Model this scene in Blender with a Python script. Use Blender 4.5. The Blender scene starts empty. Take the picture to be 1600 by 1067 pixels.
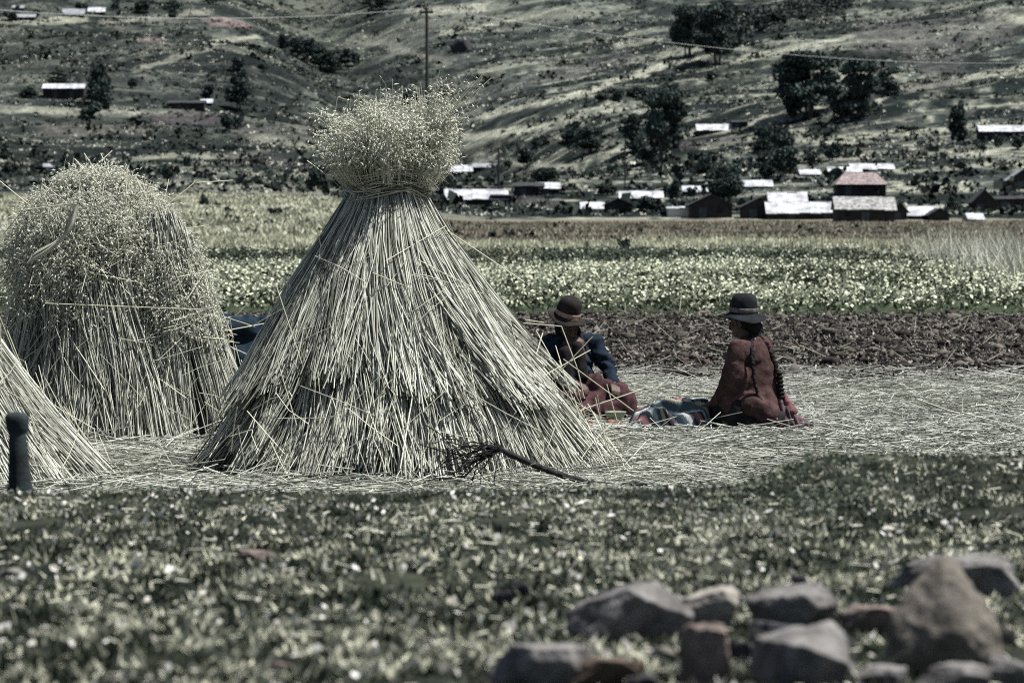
import bpy, bmesh, math, random
import numpy as np
from mathutils import Vector, Matrix, noise as mnoise
PI = math.pi
rng = np.random.default_rng(7)
random.seed(7)
SC = bpy.context.scene
COL = SC.collection

# ---------------------------------------------------------------- camera, light, exposure
CZ = 1.46; FP = 6000.0; HV = 326.0
cd = bpy.data.cameras.new('camera'); cam = bpy.data.objects.new('camera', cd); COL.objects.link(cam)
cd.lens = 135; cd.sensor_width = 36; cd.clip_start = 0.5; cd.clip_end = 9000
cam.location = (0, 0, CZ)
PITCH = math.atan(207.5 / FP)
cam.rotation_euler = (PI/2 - PITCH, 0, 0)
cd.dof.use_dof = True; cd.dof.focus_distance = 23.5; cd.dof.aperture_fstop = 8.8
SC.camera = cam
SUN = Vector((0.42, -0.02, 0.90)).normalized()
w = bpy.data.worlds.new('World'); SC.world = w; w.use_nodes = True
nt = w.node_tree; bgn = nt.nodes['Background']; bgn.inputs['Strength'].default_value = 0.05
sk = nt.nodes.new('ShaderNodeTexSky'); sk.sky_type = 'NISHITA'; sk.sun_disc = False
sk.sun_elevation = math.asin(SUN.z); sk.sun_rotation = math.atan2(SUN.x, SUN.y); sk.altitude = 500; sk.dust_density = 3.0; sk.ozone_density = 0.6
nt.links.new(sk.outputs['Color'], bgn.inputs['Color'])
sd = bpy.data.lights.new('sun', 'SUN'); sun = bpy.data.objects.new('sun', sd); COL.objects.link(sun)
sd.energy = 5.0; sd.angle = math.radians(0.5); sd.color = (1.0, 0.982, 0.93)
sun.rotation_euler = SUN.to_track_quat('Z', 'Y').to_euler()
SC.view_settings.view_transform = 'Standard'; SC.view_settings.look = 'None'
SC.view_settings.exposure = 0.78; SC.view_settings.gamma = 1
SC.render.engine = 'CYCLES'
SC.cycles.use_denoising = False; SC.cycles.filter_width = 1.1
SC.cycles.max_bounces = 5; SC.cycles.diffuse_bounces = 2; SC.cycles.glossy_bounces = 2; SC.cycles.transparent_max_bounces = 4

def at(u, v, D):
    """point at distance y = D seen at photo pixel (u, v)"""
    return Vector(((u-800)/FP*D, D, CZ - (v-HV)/FP*D))

# ---------------------------------------------------------------- numpy noise
def _h(ix, iy, s):
    n = (ix.astype(np.int64)*374761393 + iy.astype(np.int64)*668265263 + s*1442695041) & 0xffffffff
    n = ((n ^ (n >> 13)) * 1274126177) & 0xffffffff
    return ((n ^ (n >> 16)) & 0xffff) / 65535.0
def vn(x, y, s=0):
    x = np.asarray(x, float); y = np.asarray(y, float)
    ix = np.floor(x); iy = np.floor(y); fx = x-ix; fy = y-iy
    fx = fx*fx*(3-2*fx); fy = fy*fy*(3-2*fy)
    a = _h(ix, iy, s); b = _h(ix+1, iy, s); c = _h(ix, iy+1, s); d = _h(ix+1, iy+1, s)
    return (a*(1-fx)+b*fx)*(1-fy) + (c*(1-fx)+d*fx)*fy
def fbm(x, y, s=0, o=4):
    t = 0; a = 0.5
    for k in range(o):
        t = t + a*vn(x*2**k+17*k, y*2**k+31*k, s+k); a *= 0.5
    return t / (1-0.5**o)
def sst(a, b, x):
    t = np.clip((x-a)/(b-a), 0, 1); return t*t*(3-2*t)

# ---------------------------------------------------------------- terrain
ND = np.array([0, 60, 100, 150, 200, 300, 420, 500, 600, 700, 800, 950, 1100, 1250, 1500, 2000, 2600, 3500, 6000.])
NR = np.array([0, 472, 413.6, 385, 371, 358, 347, 318, 275, 232, 190, 125, 62, 0, -90, -250, -400, -520, -600.])
NL = np.array([0, 472, 413.6, 381, 362, 337, 307, 287, 256, 215, 175, 115, 55, -5, -95, -255, -405, -525, -600.])
ZR = CZ - (NR-HV)/FP*ND; ZL = CZ - (NL-HV)/FP*ND
ZR[:3] = 0; ZL[:3] = 0
def terr(x, y):
    x = np.asarray(x, float); y = np.asarray(y, float)
    u = np.clip(800 + FP*x/np.maximum(y, 1), -900, 2500)
    wr = sst(430, 760, u)
    z = np.interp(y, ND, ZL)*(1-wr) + np.interp(y, ND, ZR)*wr
    # smooth knots a little
    f = sst(430, 760, y)
    slant = np.clip((u-760)*0.085, 0, 120) + np.clip((330-u)*0.03, 0, 30)
    z = z + slant/FP*y*f
    # gully left of the centre and a knoll further left
    xg = -28 + (y-900)*-0.10
    z = z - f*11*np.exp(-((x-xg)/22)**2)*sst(560, 800, y)
    z = z + f*5*np.exp(-((x+78)/35)**2-((y-930)/120)**2)
    rel = (fbm(x/70, y/110, 3, 3)-0.5)*13 + (fbm(x/16, y/26, 9, 3)-0.5)*2.2
    z = z + f*rel
    # terrace ledges that follow the slope
    q = y/21 - x*0.012 + 1.6*fbm(x/60, y/160, 21, 3)
    fr = q - np.floor(q)
    z = z + f*0.9*(sst(0.0, 0.22, fr)-fr)
    g = sst(60, 140, y)*(1-f)
    z = z + g*(fbm(x/9, y/25, 5, 3)-0.5)*0.35
    # turf bank the photographer stands on
    e = 11.3 + 0.5*(fbm(x*0.9, x*0+3, 4, 3)-0.5) + 0.15*np.sin(x*1.3)
    zt = 0.748 - 0.0208*(np.maximum(y, 4.0)-5.7)
    zt = zt + 0.112*sst(0.58, 0.95, x)*np.exp(-((y-10.9)/0.75)**2)
    zt = zt + (fbm(x*2.2, y*2.2, 12, 3)-0.5)*0.035 + (fbm(x*9, y*9, 13, 2)-0.5)*0.016
    z = np.where(y < 60, z + (fbm(x*1.5, y*1.5, 8, 3)-0.5)*0.03, z)
    k = sst(e-0.1, e+1.1, y)
    z = np.where(y < 14, zt*(1-k) + z*k, z)
    return z
_DD = np.concatenate([np.arange(3.5, 14, 0.02), np.geomspace(14, 3000, 5000)])
def hit(u, v):
    """where the line of sight through photo pixel (u, v) meets the ground"""
    x = (u-800)/FP*_DD
    vs = HV - FP*(terr(x, _DD)-CZ)/_DD
    i = int(np.argmax(vs <= v))
    D = float(_DD[i])
    return Vector(((u-800)/FP*D, D, float(terr((u-800)/FP*D, D))))
def ground(x, y):
    return float(terr(x, y))

# ---------------------------------------------------------------- mesh helpers
def tag(o, label=None, cat=None, group=None, kind=None):
    if label: o['label'] = label
    if cat: o['category'] = cat
    if group: o['group'] = group
    if kind: o['kind'] = kind
    return o
def empty(name, loc, label, cat, group=None, rz=0):
    o = bpy.data.objects.new(name, None); o.location = loc; o.rotation_euler = (0, 0, rz)
    o.empty_display_size = 0.1
    COL.objects.link(o); return tag(o, label, cat, group)
def npmesh(name, V, F, mat, parent=None, col=None, smooth=False):
    V = np.ascontiguousarray(V, dtype=np.float32).reshape(-1, 3)
    Fs = F if isinstance(F, (list, tuple)) else [F]
    Fs = [np.asarray(f, dtype=np.int32) for f in Fs if len(f)]
    me = bpy.data.meshes.new(name)
    me.vertices.add(len(V)); me.vertices.foreach_set('co', V.ravel())
    nl = sum(f.size for f in Fs); nf = sum(len(f) for f in Fs)
    me.loops.add(nl); me.polygons.add(nf)
    me.loops.foreach_set('vertex_index', np.concatenate([f.ravel() for f in Fs]))
    st = []; o = 0
    for f in Fs:
        st.append(o + np.arange(len(f))*f.shape[1]); o += f.size
    me.polygons.foreach_set('loop_start', np.concatenate(st).astype(np.int32))
    me.update(calc_edges=True)
    if smooth: me.polygons.foreach_set('use_smooth', np.ones(nf, dtype=bool))
    if col is not None:
        a = me.color_attributes.new('Col', 'FLOAT_COLOR', 'POINT')
        c = np.ones((len(V), 4), dtype=np.float32); c[:, :3] = col
        a.data.foreach_set('color', c.ravel())
    me.materials.append(mat)
    ob = bpy.data.objects.new(name, me); COL.objects.link(ob)
    if parent is not None: ob.parent = parent
    return ob
def bmobj(name, bm, mat, parent=None, smooth=False):
    me = bpy.data.meshes.new(name); bm.normal_update(); bm.to_mesh(me); bm.free()
    if smooth:
        for p in me.polygons: p.use_smooth = True
    me.materials.append(mat)
    ob = bpy.data.objects.new(name, me); COL.objects.link(ob)
    if parent is not None: ob.parent = parent
    return ob
def tubes(P, R, S=3):
    """P (N,K,3) polylines, R (N,) or (N,K) radii -> V, quads"""
    P = np.asarray(P, float); N, K, _ = P.shape
    R = np.asarray(R, float)
    if R.ndim == 1: R = np.repeat(R[:, None], K, 1)
    t = P[:, -1]-P[:, 0]; t /= np.linalg.norm(t, axis=1, keepdims=True)+1e-9
    ref = np.where(np.abs(t[:, 2:3]) > 0.8, np.array([[1., 0, 0]]), np.array([[0, 0, 1.]]))
    a = np.cross(t, ref); a /= np.linalg.norm(a, axis=1, keepdims=True)+1e-9
    b = np.cross(t, a)
    ph = np.arange(S)/S*2*PI
    off = a[:, None, :]*np.cos(ph)[None, :, None] + b[:, None, :]*np.sin(ph)[None, :, None]
    V = P[:, :, None, :] + R[:, :, None, None]*off[:, None, :, :]
    n = np.arange(N)[:, None, None]*K*S; k = np.arange(K-1)[None, :, None]*S; s = np.arange(S)[None, None, :]; s2 = (s+1) % S
    q = np.stack([n+k+s, n+k+s2, n+k+S+s2, n+k+S+s], -1).reshape(-1, 4)
    return V.reshape(-1, 3), q, K*S
def bipyr(C, Dr, L, W):
    """little seed shapes: centre, unit direction, length, width"""
    C = np.asarray(C, float); N = len(C)
    ref = np.where(np.abs(Dr[:, 2:3]) > 0.8, np.array([[1., 0, 0]]), np.array([[0, 0, 1.]]))
    a = np.cross(Dr, ref); a /= np.linalg.norm(a, axis=1, keepdims=True)+1e-9; b = np.cross(Dr, a)
    L = L[:, None]/2; W = W[:, None]/2
    vs = [C+Dr*L, C-Dr*L]
    for k in range(3):
        ph = k*2*PI/3; vs.append(C - Dr*L*0.25 + a*W*math.cos(ph)+b*W*math.sin(ph))
    V = np.stack(vs, 1).reshape(-1, 3)
    base = np.array([[0, 2, 3], [0, 3, 4], [0, 4, 2], [1, 3, 2], [1, 4, 3], [1, 2, 4]])
    F = (np.arange(N)[:, None, None]*5 + base[None]).reshape(-1, 3)
    return V, F, 5
def blades(B, Dr, L, W, bend=None):
    """grass blades: base points, unit direction, length, width -> one triangle each"""
    B = np.asarray(B, float); N = len(B)
    side = np.cross(Dr, rng.normal(size=(N, 3))); side /= np.linalg.norm(side, axis=1, keepdims=True)+1e-9
    V = np.stack([B-side*W[:, None]/2, B+side*W[:, None]/2, B+Dr*L[:, None]], 1).reshape(-1, 3)
    return V, np.arange(3*N).reshape(-1, 3), 3
def leaves(C, L, W, up=0.0):
    """randomly turned leaf quads (bent diamond)"""
    N = len(C); d = rng.normal(size=(N, 3)); d[:, 2] += up; d /= np.linalg.norm(d, axis=1, keepdims=True)
    s = np.cross(d, rng.normal(size=(N, 3))); s /= np.linalg.norm(s, axis=1, keepdims=True)+1e-9
    L = np.asarray(L).reshape(-1, 1)/2; W = np.asarray(W).reshape(-1, 1)/2
    V = np.stack([C-d*L, C+s*W, C+d*L, C-s*W], 1).reshape(-1, 3)
    return V, np.arange(4*N).reshape(-1, 4), 4
def rep(c, k): return np.repeat(np.asarray(c), k, axis=0)
def merge(parts):
    """parts: list of (V, F, col)"""
    Vs = []; Fq = {}; Cs = []; o = 0
    for V, F, c in parts:
        Vs.append(V); Cs.append(np.broadcast_to(c, (len(V), 3)))
        Fq.setdefault(F.shape[1], []).append(F+o); o += len(V)
    return np.concatenate(Vs), [np.concatenate(f) for f in Fq.values()], np.concatenate(Cs)
def lerpc(c1, c2, t): return np.asarray(c1)*(1-t)[:, None] + np.asarray(c2)*t[:, None]

# ---------------------------------------------------------------- materials
def principled(name, rough=0.9, spec=0.2):
    m = bpy.data.materials.new(name); m.use_nodes = True
    b = m.node_tree.nodes['Principled BSDF']; b.inputs['Roughness'].default_value = rough
    b.inputs['Specular IOR Level'].default_value = spec
    return m, m.node_tree, b
def m_plain(name, c, rough=0.85, spec=0.2, var=0.25, scale=8.0, bump=0.0, metal=0.0, c2=None):
    m, t, b = principled(name, rough, spec); b.inputs['Metallic'].default_value = metal
    tc = t.nodes.new('ShaderNodeTexCoord'); n = t.nodes.new('ShaderNodeTexNoise')
    n.inputs['Scale'].default_value = scale; n.inputs['Detail'].default_value = 6; n.inputs['Roughness'].default_value = 0.65
    t.links.new(tc.outputs['Object'], n.inputs['Vector'])
    r = t.nodes.new('ShaderNodeValToRGB'); r.color_ramp.elements[0].position = 0.38; r.color_ramp.elements[1].position = 0.62
    lo = [x*(1-var) for x in c]; hi = [x*(1+var) for x in (c2 or c)]
    r.color_ramp.elements[0].color = (*lo, 1); r.color_ramp.elements[1].color = (*hi, 1)
    t.links.new(n.outputs['Fac'], r.inputs['Fac']); t.links.new(r.outputs['Color'], b.inputs['Base Color'])
    if bump:
        bp = t.nodes.new('ShaderNodeBump'); bp.inputs['Strength'].default_value = bump; bp.inputs['Distance'].default_value = 0.02
        t.links.new(n.outputs['Fac'], bp.inputs['Height']); t.links.new(bp.outputs['Normal'], b.inputs['Normal'])
    return m
def m_attr(name, rough=0.85, spec=0.15, nscales=(), amp=0.3, bump=0.0, bdist=0.1, trans=0.0):
    m, t, b = principled(name, rough, spec)
    a = t.nodes.new('ShaderNodeAttribute'); a.attribute_name = 'Col'
    out = a.outputs['Color']
    if nscales:
        tc = t.nodes.new('ShaderNodeTexCoord')
        for k, (s, am) in enumerate(nscales):
            n = t.nodes.new('ShaderNodeTexNoise'); n.inputs['Scale'].default_value = s; n.inputs['Detail'].default_value = 5
            n.inputs['Roughness'].default_value = 0.7
            t.links.new(tc.outputs['Object'], n.inputs['Vector'])
            mr = t.nodes.new('ShaderNodeMapRange'); mr.inputs[1].default_value = 0.3; mr.inputs[2].default_value = 0.7
            mr.inputs[3].default_value = 1-am; mr.inputs[4].default_value = 1+am
            t.links.new(n.outputs['Fac'], mr.inputs[0])
            vm = t.nodes.new('ShaderNodeVectorMath'); vm.operation = 'SCALE'
            t.links.new(out, vm.inputs[0]); t.links.new(mr.outputs[0], vm.inputs['Scale']); out = vm.outputs[0]
            last = n
        if bump:
            bp = t.nodes.new('ShaderNodeBump'); bp.inputs['Strength'].default_value = bump; bp.inputs['Distance'].default_value = bdist
            t.links.new(last.outputs['Fac'], bp.inputs['Height']); t.links.new(bp.outputs['Normal'], b.inputs['Normal'])
    t.links.new(out, b.inputs['Base Color'])
    if trans > 0:
        tr = t.nodes.new('ShaderNodeBsdfTranslucent'); mx = t.nodes.new('ShaderNodeMixShader'); mx.inputs[0].default_value = trans
        t.links.new(out, tr.inputs['Color']); t.links.new(b.outputs[0], mx.inputs[1]); t.links.new(tr.outputs[0], mx.inputs[2])
        t.links.new(mx.outputs[0], t.nodes['Material Output'].inputs['Surface'])
    return m
M = {}
M['ground'] = m_attr('ground_material', 0.95, 0.05, ((1.2, 0.25), (9.0, 0.35)), bump=0.6, bdist=0.04)
M['hill'] = m_attr('hillside_material', 0.95, 0.05, ((0.06, 0.22), (0.35, 0.42), (1.3, 0.6)), bump=1.0, bdist=0.8)
M['bank'] = m_attr('turf_material', 0.95, 0.05, ((3.0, 0.3), (22.0, 0.4)), bump=0.8, bdist=0.02)
M['straw'] = m_attr('straw_material', 0.55, 0.35, trans=0.12)
M['seed'] = m_attr('seed_head_material', 0.6, 0.25, trans=0.38)
M['plant'] = m_attr('plant_material', 0.7, 0.15, trans=0.15)
M['leaf'] = m_attr('tree_leaf_material', 0.7, 0.1)
M['clod'] = m_attr('clod_material', 0.95, 0.05, ((14.0, 0.3),), bump=0.5, bdist=0.02)
M['bark'] = m_plain('bark', (0.09, 0.085, 0.075), 0.9, scale=3)
M['adobe'] = m_plain('adobe_wall', (0.03, 0.028, 0.028), 0.95, scale=1.2, bump=0.3)
M['whitewash'] = m_plain('whitewashed_wall', (0.5, 0.5, 0.5), 0.9, scale=1.0, var=0.08)
M['tin'] = m_plain('tin_roof', (0.38, 0.39, 0.42), 0.6, 0.4, scale=0.9, var=0.42)
M['tinold'] = m_plain('weathered_tin_roof', (0.22, 0.23, 0.25), 0.7, 0.3, scale=0.8, var=0.25)
M['thatch'] = m_plain('thatch_roof', (0.24, 0.24, 0.24), 0.95, scale=2.5, var=0.6, bump=0.5)
M['darkroof'] = m_plain('dark_thatch_roof', (0.035, 0.037, 0.04), 0.95, scale=1.5, var=0.3)
M['tile'] = m_plain('red_tile_roof', (0.21, 0.175, 0.175), 0.9, scale=2.2, var=0.45, bump=0.3)
M['door'] = m_plain('plank_door', (0.05, 0.06, 0.07), 0.8, scale=3)
M['hole'] = m_plain('dark_opening', (0.012, 0.012, 0.014), 0.9, scale=3)
M['pole'] = m_plain('pole_wood', (0.035, 0.035, 0.035), 0.9, scale=4)
M['wire'] = m_plain('wire_metal', (0.35, 0.36, 0.36), 0.5, scale=4)
# ================================================================ ground, hill, bank
def S(r, g, b, k=0.85):
    f = lambda c: ((c/255+0.055)/1.055)**2.4 if c > 10 else c/255/12.92
    c = np.array([f(r)*k, f(g)*k, f(b)*k]); l = c@np.array([.2126, .7152, .0722]); return (l+(c-l)*.60)*np.array([.965, 1.0, .99])
C_DRY = S(176, 174, 148); C_DRYG = S(120, 122, 92); C_DARK = S(28, 40, 40); C_OLIVE = S(60, 70, 60); C_HILL = S(70, 80, 76)
C_SOIL = S(58, 50, 45); C_BROWN = S(118, 104, 84); C_MAUVE = S(92, 82, 88); C_PINK = S(160, 132, 128); C_GREEN = S(62, 82, 44); C_STRAW = S(200, 192, 160)
STROKES = [  # u0 v0 u1 v1 half-width colour weight: strips of dry grass, hedge banks and small ploughed plots on the slope
 (750,182,860,160,5,C_DRY,.9),(860,158,1000,118,5,C_DRY,.9),(1000,112,1060,100,4,C_DRY,.9),(720,215,900,190,6,C_DRY,.8),(880,182,1060,150,8,C_DRY,.6),
 (1160,92,1330,60,4,C_DRY,.7),(1330,178,1400,142,4,C_DRY,.8),(1400,142,1600,108,6,C_DRY,.7),(1060,212,1250,182,6,C_DRY,.8),(1090,232,1250,205,5,C_DRY,.7),
 (1250,218,1600,196,5,C_DRY,.6),(1540,22,1620,40,8,C_DRY,.6),(180,250,420,240,5,C_DRY,.8),(230,262,480,275,5,C_DRY,.7),(205,112,330,76,4,C_DRY,.6),
 (330,68,395,58,4,C_DRY,.8),(0,36,130,31,5,C_DRY,.7),(150,38,330,20,4,C_DRY,.6),(0,170,130,176,6,C_DRY,.6),(130,168,290,182,6,C_DRY,.6),(400,214,490,232,6,C_DRY,.7),
 (200,288,520,300,8,C_DRY,.6),(740,250,900,262,5,C_DRY,.6),(900,275,1060,262,6,C_DRY,.7),(780,300,900,285,5,C_DRY,.5),(1400,290,1530,298,4,C_DRY,.9),
 (640,20,760,12,7,C_DRY,.7),(690,52,745,46,4,C_DRY,.8),(1250,160,1330,188,5,C_DRY,.5),(960,75,1040,60,4,C_DRY,.6),(1240,250,1400,238,5,C_DRY,.6),(1420,240,1600,232,5,C_DRY,.5),
 (560,60,700,100,8,C_DRY,.35),(0,255,60,262,6,C_DRY,.5),(860,215,1000,232,8,C_DRY,.5),
 (100,238,260,240,6,C_DARK,.8),(250,222,500,250,8,C_DARK,.7),(360,246,500,262,7,C_MAUVE,.8),(0,222,120,226,5,C_DARK,.7),(150,212,240,212,3,C_DARK,.8),
 (700,203,1000,142,3,C_DARK,.8),(750,236,1000,204,3,C_DARK,.8),(900,66,1200,2,5,C_DARK,.7),(1140,72,1300,22,9,C_DARK,.7),(1050,152,1250,104,6,C_DARK,.7),
 (980,160,1110,138,9,C_DARK,.6),(1000,272,1250,247,3,C_DARK,.7),(1250,232,1600,212,3,C_DARK,.7),(1240,197,1560,172,3,C_DARK,.7),(1350,152,1480,128,6,C_MAUVE,.6),
 (400,95,560,160,8,C_DARK,.5),(600,130,700,175,9,C_DARK,.6),(0,90,200,120,22,C_DARK,.45),(20,60,320,66,9,C_DARK,.4),(560,100,680,150,10,C_DARK,.5),
 (700,110,900,40,10,C_DARK,.4),(750,150,980,90,12,S(84,84,84),.6),(1350,60,1560,50,26,S(92,88,88),.6),(1400,50,1480,110,30,S(92,88,88),.5),
 (240,187,345,186,10,C_MAUVE,.95),(60,206,235,202,9,S(112,106,100),.8),(370,205,480,205,10,S(110,104,100),.7),(1000,228,1160,221,6,C_MAUVE,.8),
 (330,32,392,42,6,C_PINK,.8),(690,300,860,318,10,C_MAUVE,.5),(232,62,256,66,7,C_PINK,.6),(0,243,150,250,4,C_DARK,.6),(160,270,330,276,4,C_DARK,.5)]
def hill_colour(x, y, z):
    u = 800+FP*x/y; v = HV-FP*(z-CZ)/y
    n1 = fbm(x/40, y/90, 40, 4); n2 = fbm(x/5, y/9, 41, 4); st = fbm(x/45+y*0.004, y/14-x*0.012, 42, 3); n3 = fbm(x/1.6, y/2.6, 47, 3)
    c = lerpc(C_DARK*1.05, C_HILL, sst(0.25, 0.6, n1*0.4+n2*0.4+n3*0.25))
    c = lerpc_v(c, C_OLIVE, 0.6*sst(0.5, 0.7, fbm(x/60+9, y/100, 44, 3)))
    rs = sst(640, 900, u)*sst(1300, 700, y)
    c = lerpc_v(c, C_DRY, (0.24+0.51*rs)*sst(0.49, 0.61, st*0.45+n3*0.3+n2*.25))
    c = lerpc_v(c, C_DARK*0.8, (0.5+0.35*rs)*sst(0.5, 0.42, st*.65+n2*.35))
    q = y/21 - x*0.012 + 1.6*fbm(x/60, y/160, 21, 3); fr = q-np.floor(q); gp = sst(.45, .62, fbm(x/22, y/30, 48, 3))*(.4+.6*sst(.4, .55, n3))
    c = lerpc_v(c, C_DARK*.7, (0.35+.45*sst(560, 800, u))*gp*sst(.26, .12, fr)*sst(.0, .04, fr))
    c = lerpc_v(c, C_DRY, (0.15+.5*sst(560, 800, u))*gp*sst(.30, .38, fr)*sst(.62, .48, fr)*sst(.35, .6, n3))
    wu = (n2-0.5)*40; wv = (fbm(x/8, y/30, 45, 3)-0.5)*9
    uu = u+wu; vv = v+wv
    for (a, b_, c_, d, hw, colr, wt) in STROKES:
        L2 = (c_-a)**2+(d-b_)**2; t = np.clip(((uu-a)*(c_-a)+(vv-b_)*(d-b_))/L2, 0, 1)
        dist = np.hypot((uu-a-t*(c_-a)), (vv-b_-t*(d-b_)))
        c = lerpc_v(c, colr, wt*sst(hw*1.15, hw*0.7, dist)*(0.55+0.45*sst(0.3, 0.6, n3)))
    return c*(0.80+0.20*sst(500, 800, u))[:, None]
def lerpc_v(c, c2, t): return c*(1-t)[:, None] + np.asarray(c2)[None]*t[:, None]
def field_colour(x, y):
    n1 = fbm(x/3, y/5, 60, 4); n2 = fbm(x*1.5, y*1.5, 61, 3); e = (fbm(x/2, y/4, 62, 3)-0.5)
    u = 800+FP*x/np.maximum(y, 1)
    c = lerpc(C_STRAW*0.28, C_DRYG*0.5, sst(0.35, 0.65, n2))
    c = lerpc_v(c, S(40, 50, 34), 0.7*sst(0.5, 0.62, n1))
    w_ = sst(32.6, 33.6, y+e*3); c = lerpc_v(c, C_SOIL, w_)
    c = lerpc_v(c, S(56, 68, 42), sst(51.5, 53, y+e*2))
    c = lerpc_v(c, S(70, 66, 48), sst(96, 100, y+e*5))
    dry = lerpc(C_DRY*0.9, C_DRYG, sst(0.4, 0.7, fbm(x/2.5, y/10, 63, 3)))
    w_ = sst(112, 118, y+e*8)[:, None]; c = c*(1-w_)+dry*w_
    c = lerpc_v(c, C_DARK, 0.85*sst(3, 1.5, np.abs(y-128+e*16-x*0.2)))
    brn = lerpc(C_BROWN, C_DRYG*0.9, sst(0.45, 0.75, fbm(x/4, y/22, 64, 4)))
    w_ = (sst(168, 178, y+e*22+x*0.5)*sst(520, 700, u))[:, None]; c = c*(1-w_)+brn*w_
    c = lerpc_v(c, S(84, 70, 60), 0.75*sst(12, 5, np.abs(y-196+e*24))*sst(560, 700, u))
    c = lerpc_v(c, C_DARK, 0.5*sst(12, 6, np.abs(y-240+e*60))*sst(700, 500, u))
    return c
# plain and hillside share one grid so that their border matches exactly
cols = np.linspace(-0.42, 0.42, 900)
r1 = np.concatenate([[-40, 0, 8], np.arange(11.0, 14, 0.2), np.arange(14, 34, 0.5), np.geomspace(34, 430, 260)])
r2 = np.concatenate([np.linspace(430, 1400, 640), np.geomspace(1404, 5500, 60)])
def grid(rows, cols_, fx, fz, fc, name, mat, smooth=True):
    Y, Sx = np.meshgrid(rows, cols_, indexing='ij'); X = fx(Sx, Y)
    x = X.ravel(); y = Y.ravel(); z = fz(x, y)
    c = fc(x, y, z); n, m = Y.shape
    i = np.arange(n-1)[:, None]*m + np.arange(m-1)[None]
    F = np.stack([i, i+1, i+m+1, i+m], -1).reshape(-1, 4)
    return npmesh(name, np.stack([x, y, z], 1), F, mat, col=c, smooth=smooth)
fx = lambda s, y: s*(np.maximum(y, 0)+60)
def zplain(x, y):
    z = terr(x, np.maximum(y, 14.0)); z = np.where(y < 14, z-0.02, z)
    k = sst(33.2, 34.2, y)*(1-sst(51.5, 52.5, y))
    return z + k*((fbm(x*2.2, y*2.2, 70, 4)-0.5)*0.10)
tag(grid(r1, cols, fx, zplain, lambda x, y, z: field_colour(x, y), 'ground', M['ground']), kind='structure')
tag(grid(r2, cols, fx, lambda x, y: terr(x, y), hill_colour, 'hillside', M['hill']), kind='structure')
# turf bank under the camera
bu = np.concatenate([np.linspace(-30, -3.2, 30), np.linspace(-3, 3, 260), np.linspace(3.2, 30, 30)])
bv = np.concatenate([np.linspace(-30, 3, 20), np.linspace(3.3, 5, 20), np.linspace(5.04, 12.6, 300)])
def bank_col(x, y, z):
    n = fbm(x*3, y*3, 80, 4); n2 = fbm(x*11, y*11, 81, 3)
    c = lerpc(S(24, 32, 24), S(60, 64, 48), sst(0.3, 0.7, n*0.5+n2*0.5)); return c
tag(grid(bv, bu, lambda s, y: s, lambda x, y: terr(x, np.minimum(y, 13.9)), bank_col, 'grass_bank', M['bank']), kind='structure')

def rnd(n, a, b): return rng.uniform(a, b, n)
def unit(v): return v/(np.linalg.norm(v, axis=1, keepdims=True)+1e-9)
# ---------------------------------------------------------------- turf on the bank (short, partly dry)
def turf(n, y0, y1, xw, name='turf_grass'):
    y = rnd(n, y0, y1); x = rnd(n, -1, 1)*(0.155*y+xw)
    dens = fbm(x*5, y*5, 90, 3); keep = dens > rnd(n, 0.22, 0.62); x = x[keep]; y = y[keep]; n = len(x)
    z = terr(x, y)
    d = rng.normal(size=(n, 3)); d[:, 2] = np.abs(d[:, 2])*0.8+0.55; d = unit(d)
    g = sst(10.8, 8.0, y); L = rnd(n, .010, .026)*(1+.3*g); W = rnd(n, .0035, .0075)*(1+.8*g)
    V, F, k = blades(np.stack([x, y, z-0.002], 1), d, L, W)
    t = sst(0.46, 0.70, fbm(x*15, y*10, 91, 2)*0.55+fbm(x*3, y*3, 92, 2)*.2+rnd(n, 0, .3))
    c = lerpc(S(28, 46, 24), S(222, 216, 176), t**1.8) * rnd(n, .6, 1.25)[:, None]
    return V, F, rep(c, k)
V, F, c = merge([turf(200000, 4.7, 12.4, 1.1)])
tag(npmesh('turf_grass', V, F, M['plant'], col=c), 'short patchy turf of green and dry blades covering the near bank', 'grass', kind='stuff')
# dry leaves, straw bits and grit lying on the turf
n = 1500; y = rnd(n, 5.0, 11.9); x = rnd(n, -1, 1)*(0.15*y+.5); z = terr(x, y)
d = rng.normal(size=(n, 3)); d[:, 2] *= 0.15; d = unit(d)
Lb = rng.lognormal(math.log(.018), .5, n); P = np.stack([np.stack([x, y, z+.012], 1)-d*Lb[:, None]/2, np.stack([x, y, z+.014], 1)+d*Lb[:, None]/2], 1)
V1, F1, k1 = tubes(P, rnd(n, .0012, .003)); c1 = rep(S(222, 216, 186)*rnd(n, .6, 1.1)[:, None], k1)
n = 2500; y = rnd(n, 5.0, 11.9); x = rnd(n, -1, 1)*(0.15*y+.5); z = terr(x, y)
V2, F2, k2 = leaves(np.stack([x, y, z+.011], 1), rng.lognormal(math.log(.014), .45, n), rng.lognormal(math.log(.010), .4, n)); c2 = rep(lerpc(S(250, 246, 236), S(190, 170, 165), rnd(n, 0, 1)), k2)
V, F, c = merge([(V1, F1, c1), (V2, F2, c2)])
tag(npmesh('straw_litter', V, F, M['straw'], col=c), 'pale straw bits and dry leaf flecks scattered over the near turf', 'litter', kind='stuff')
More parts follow.
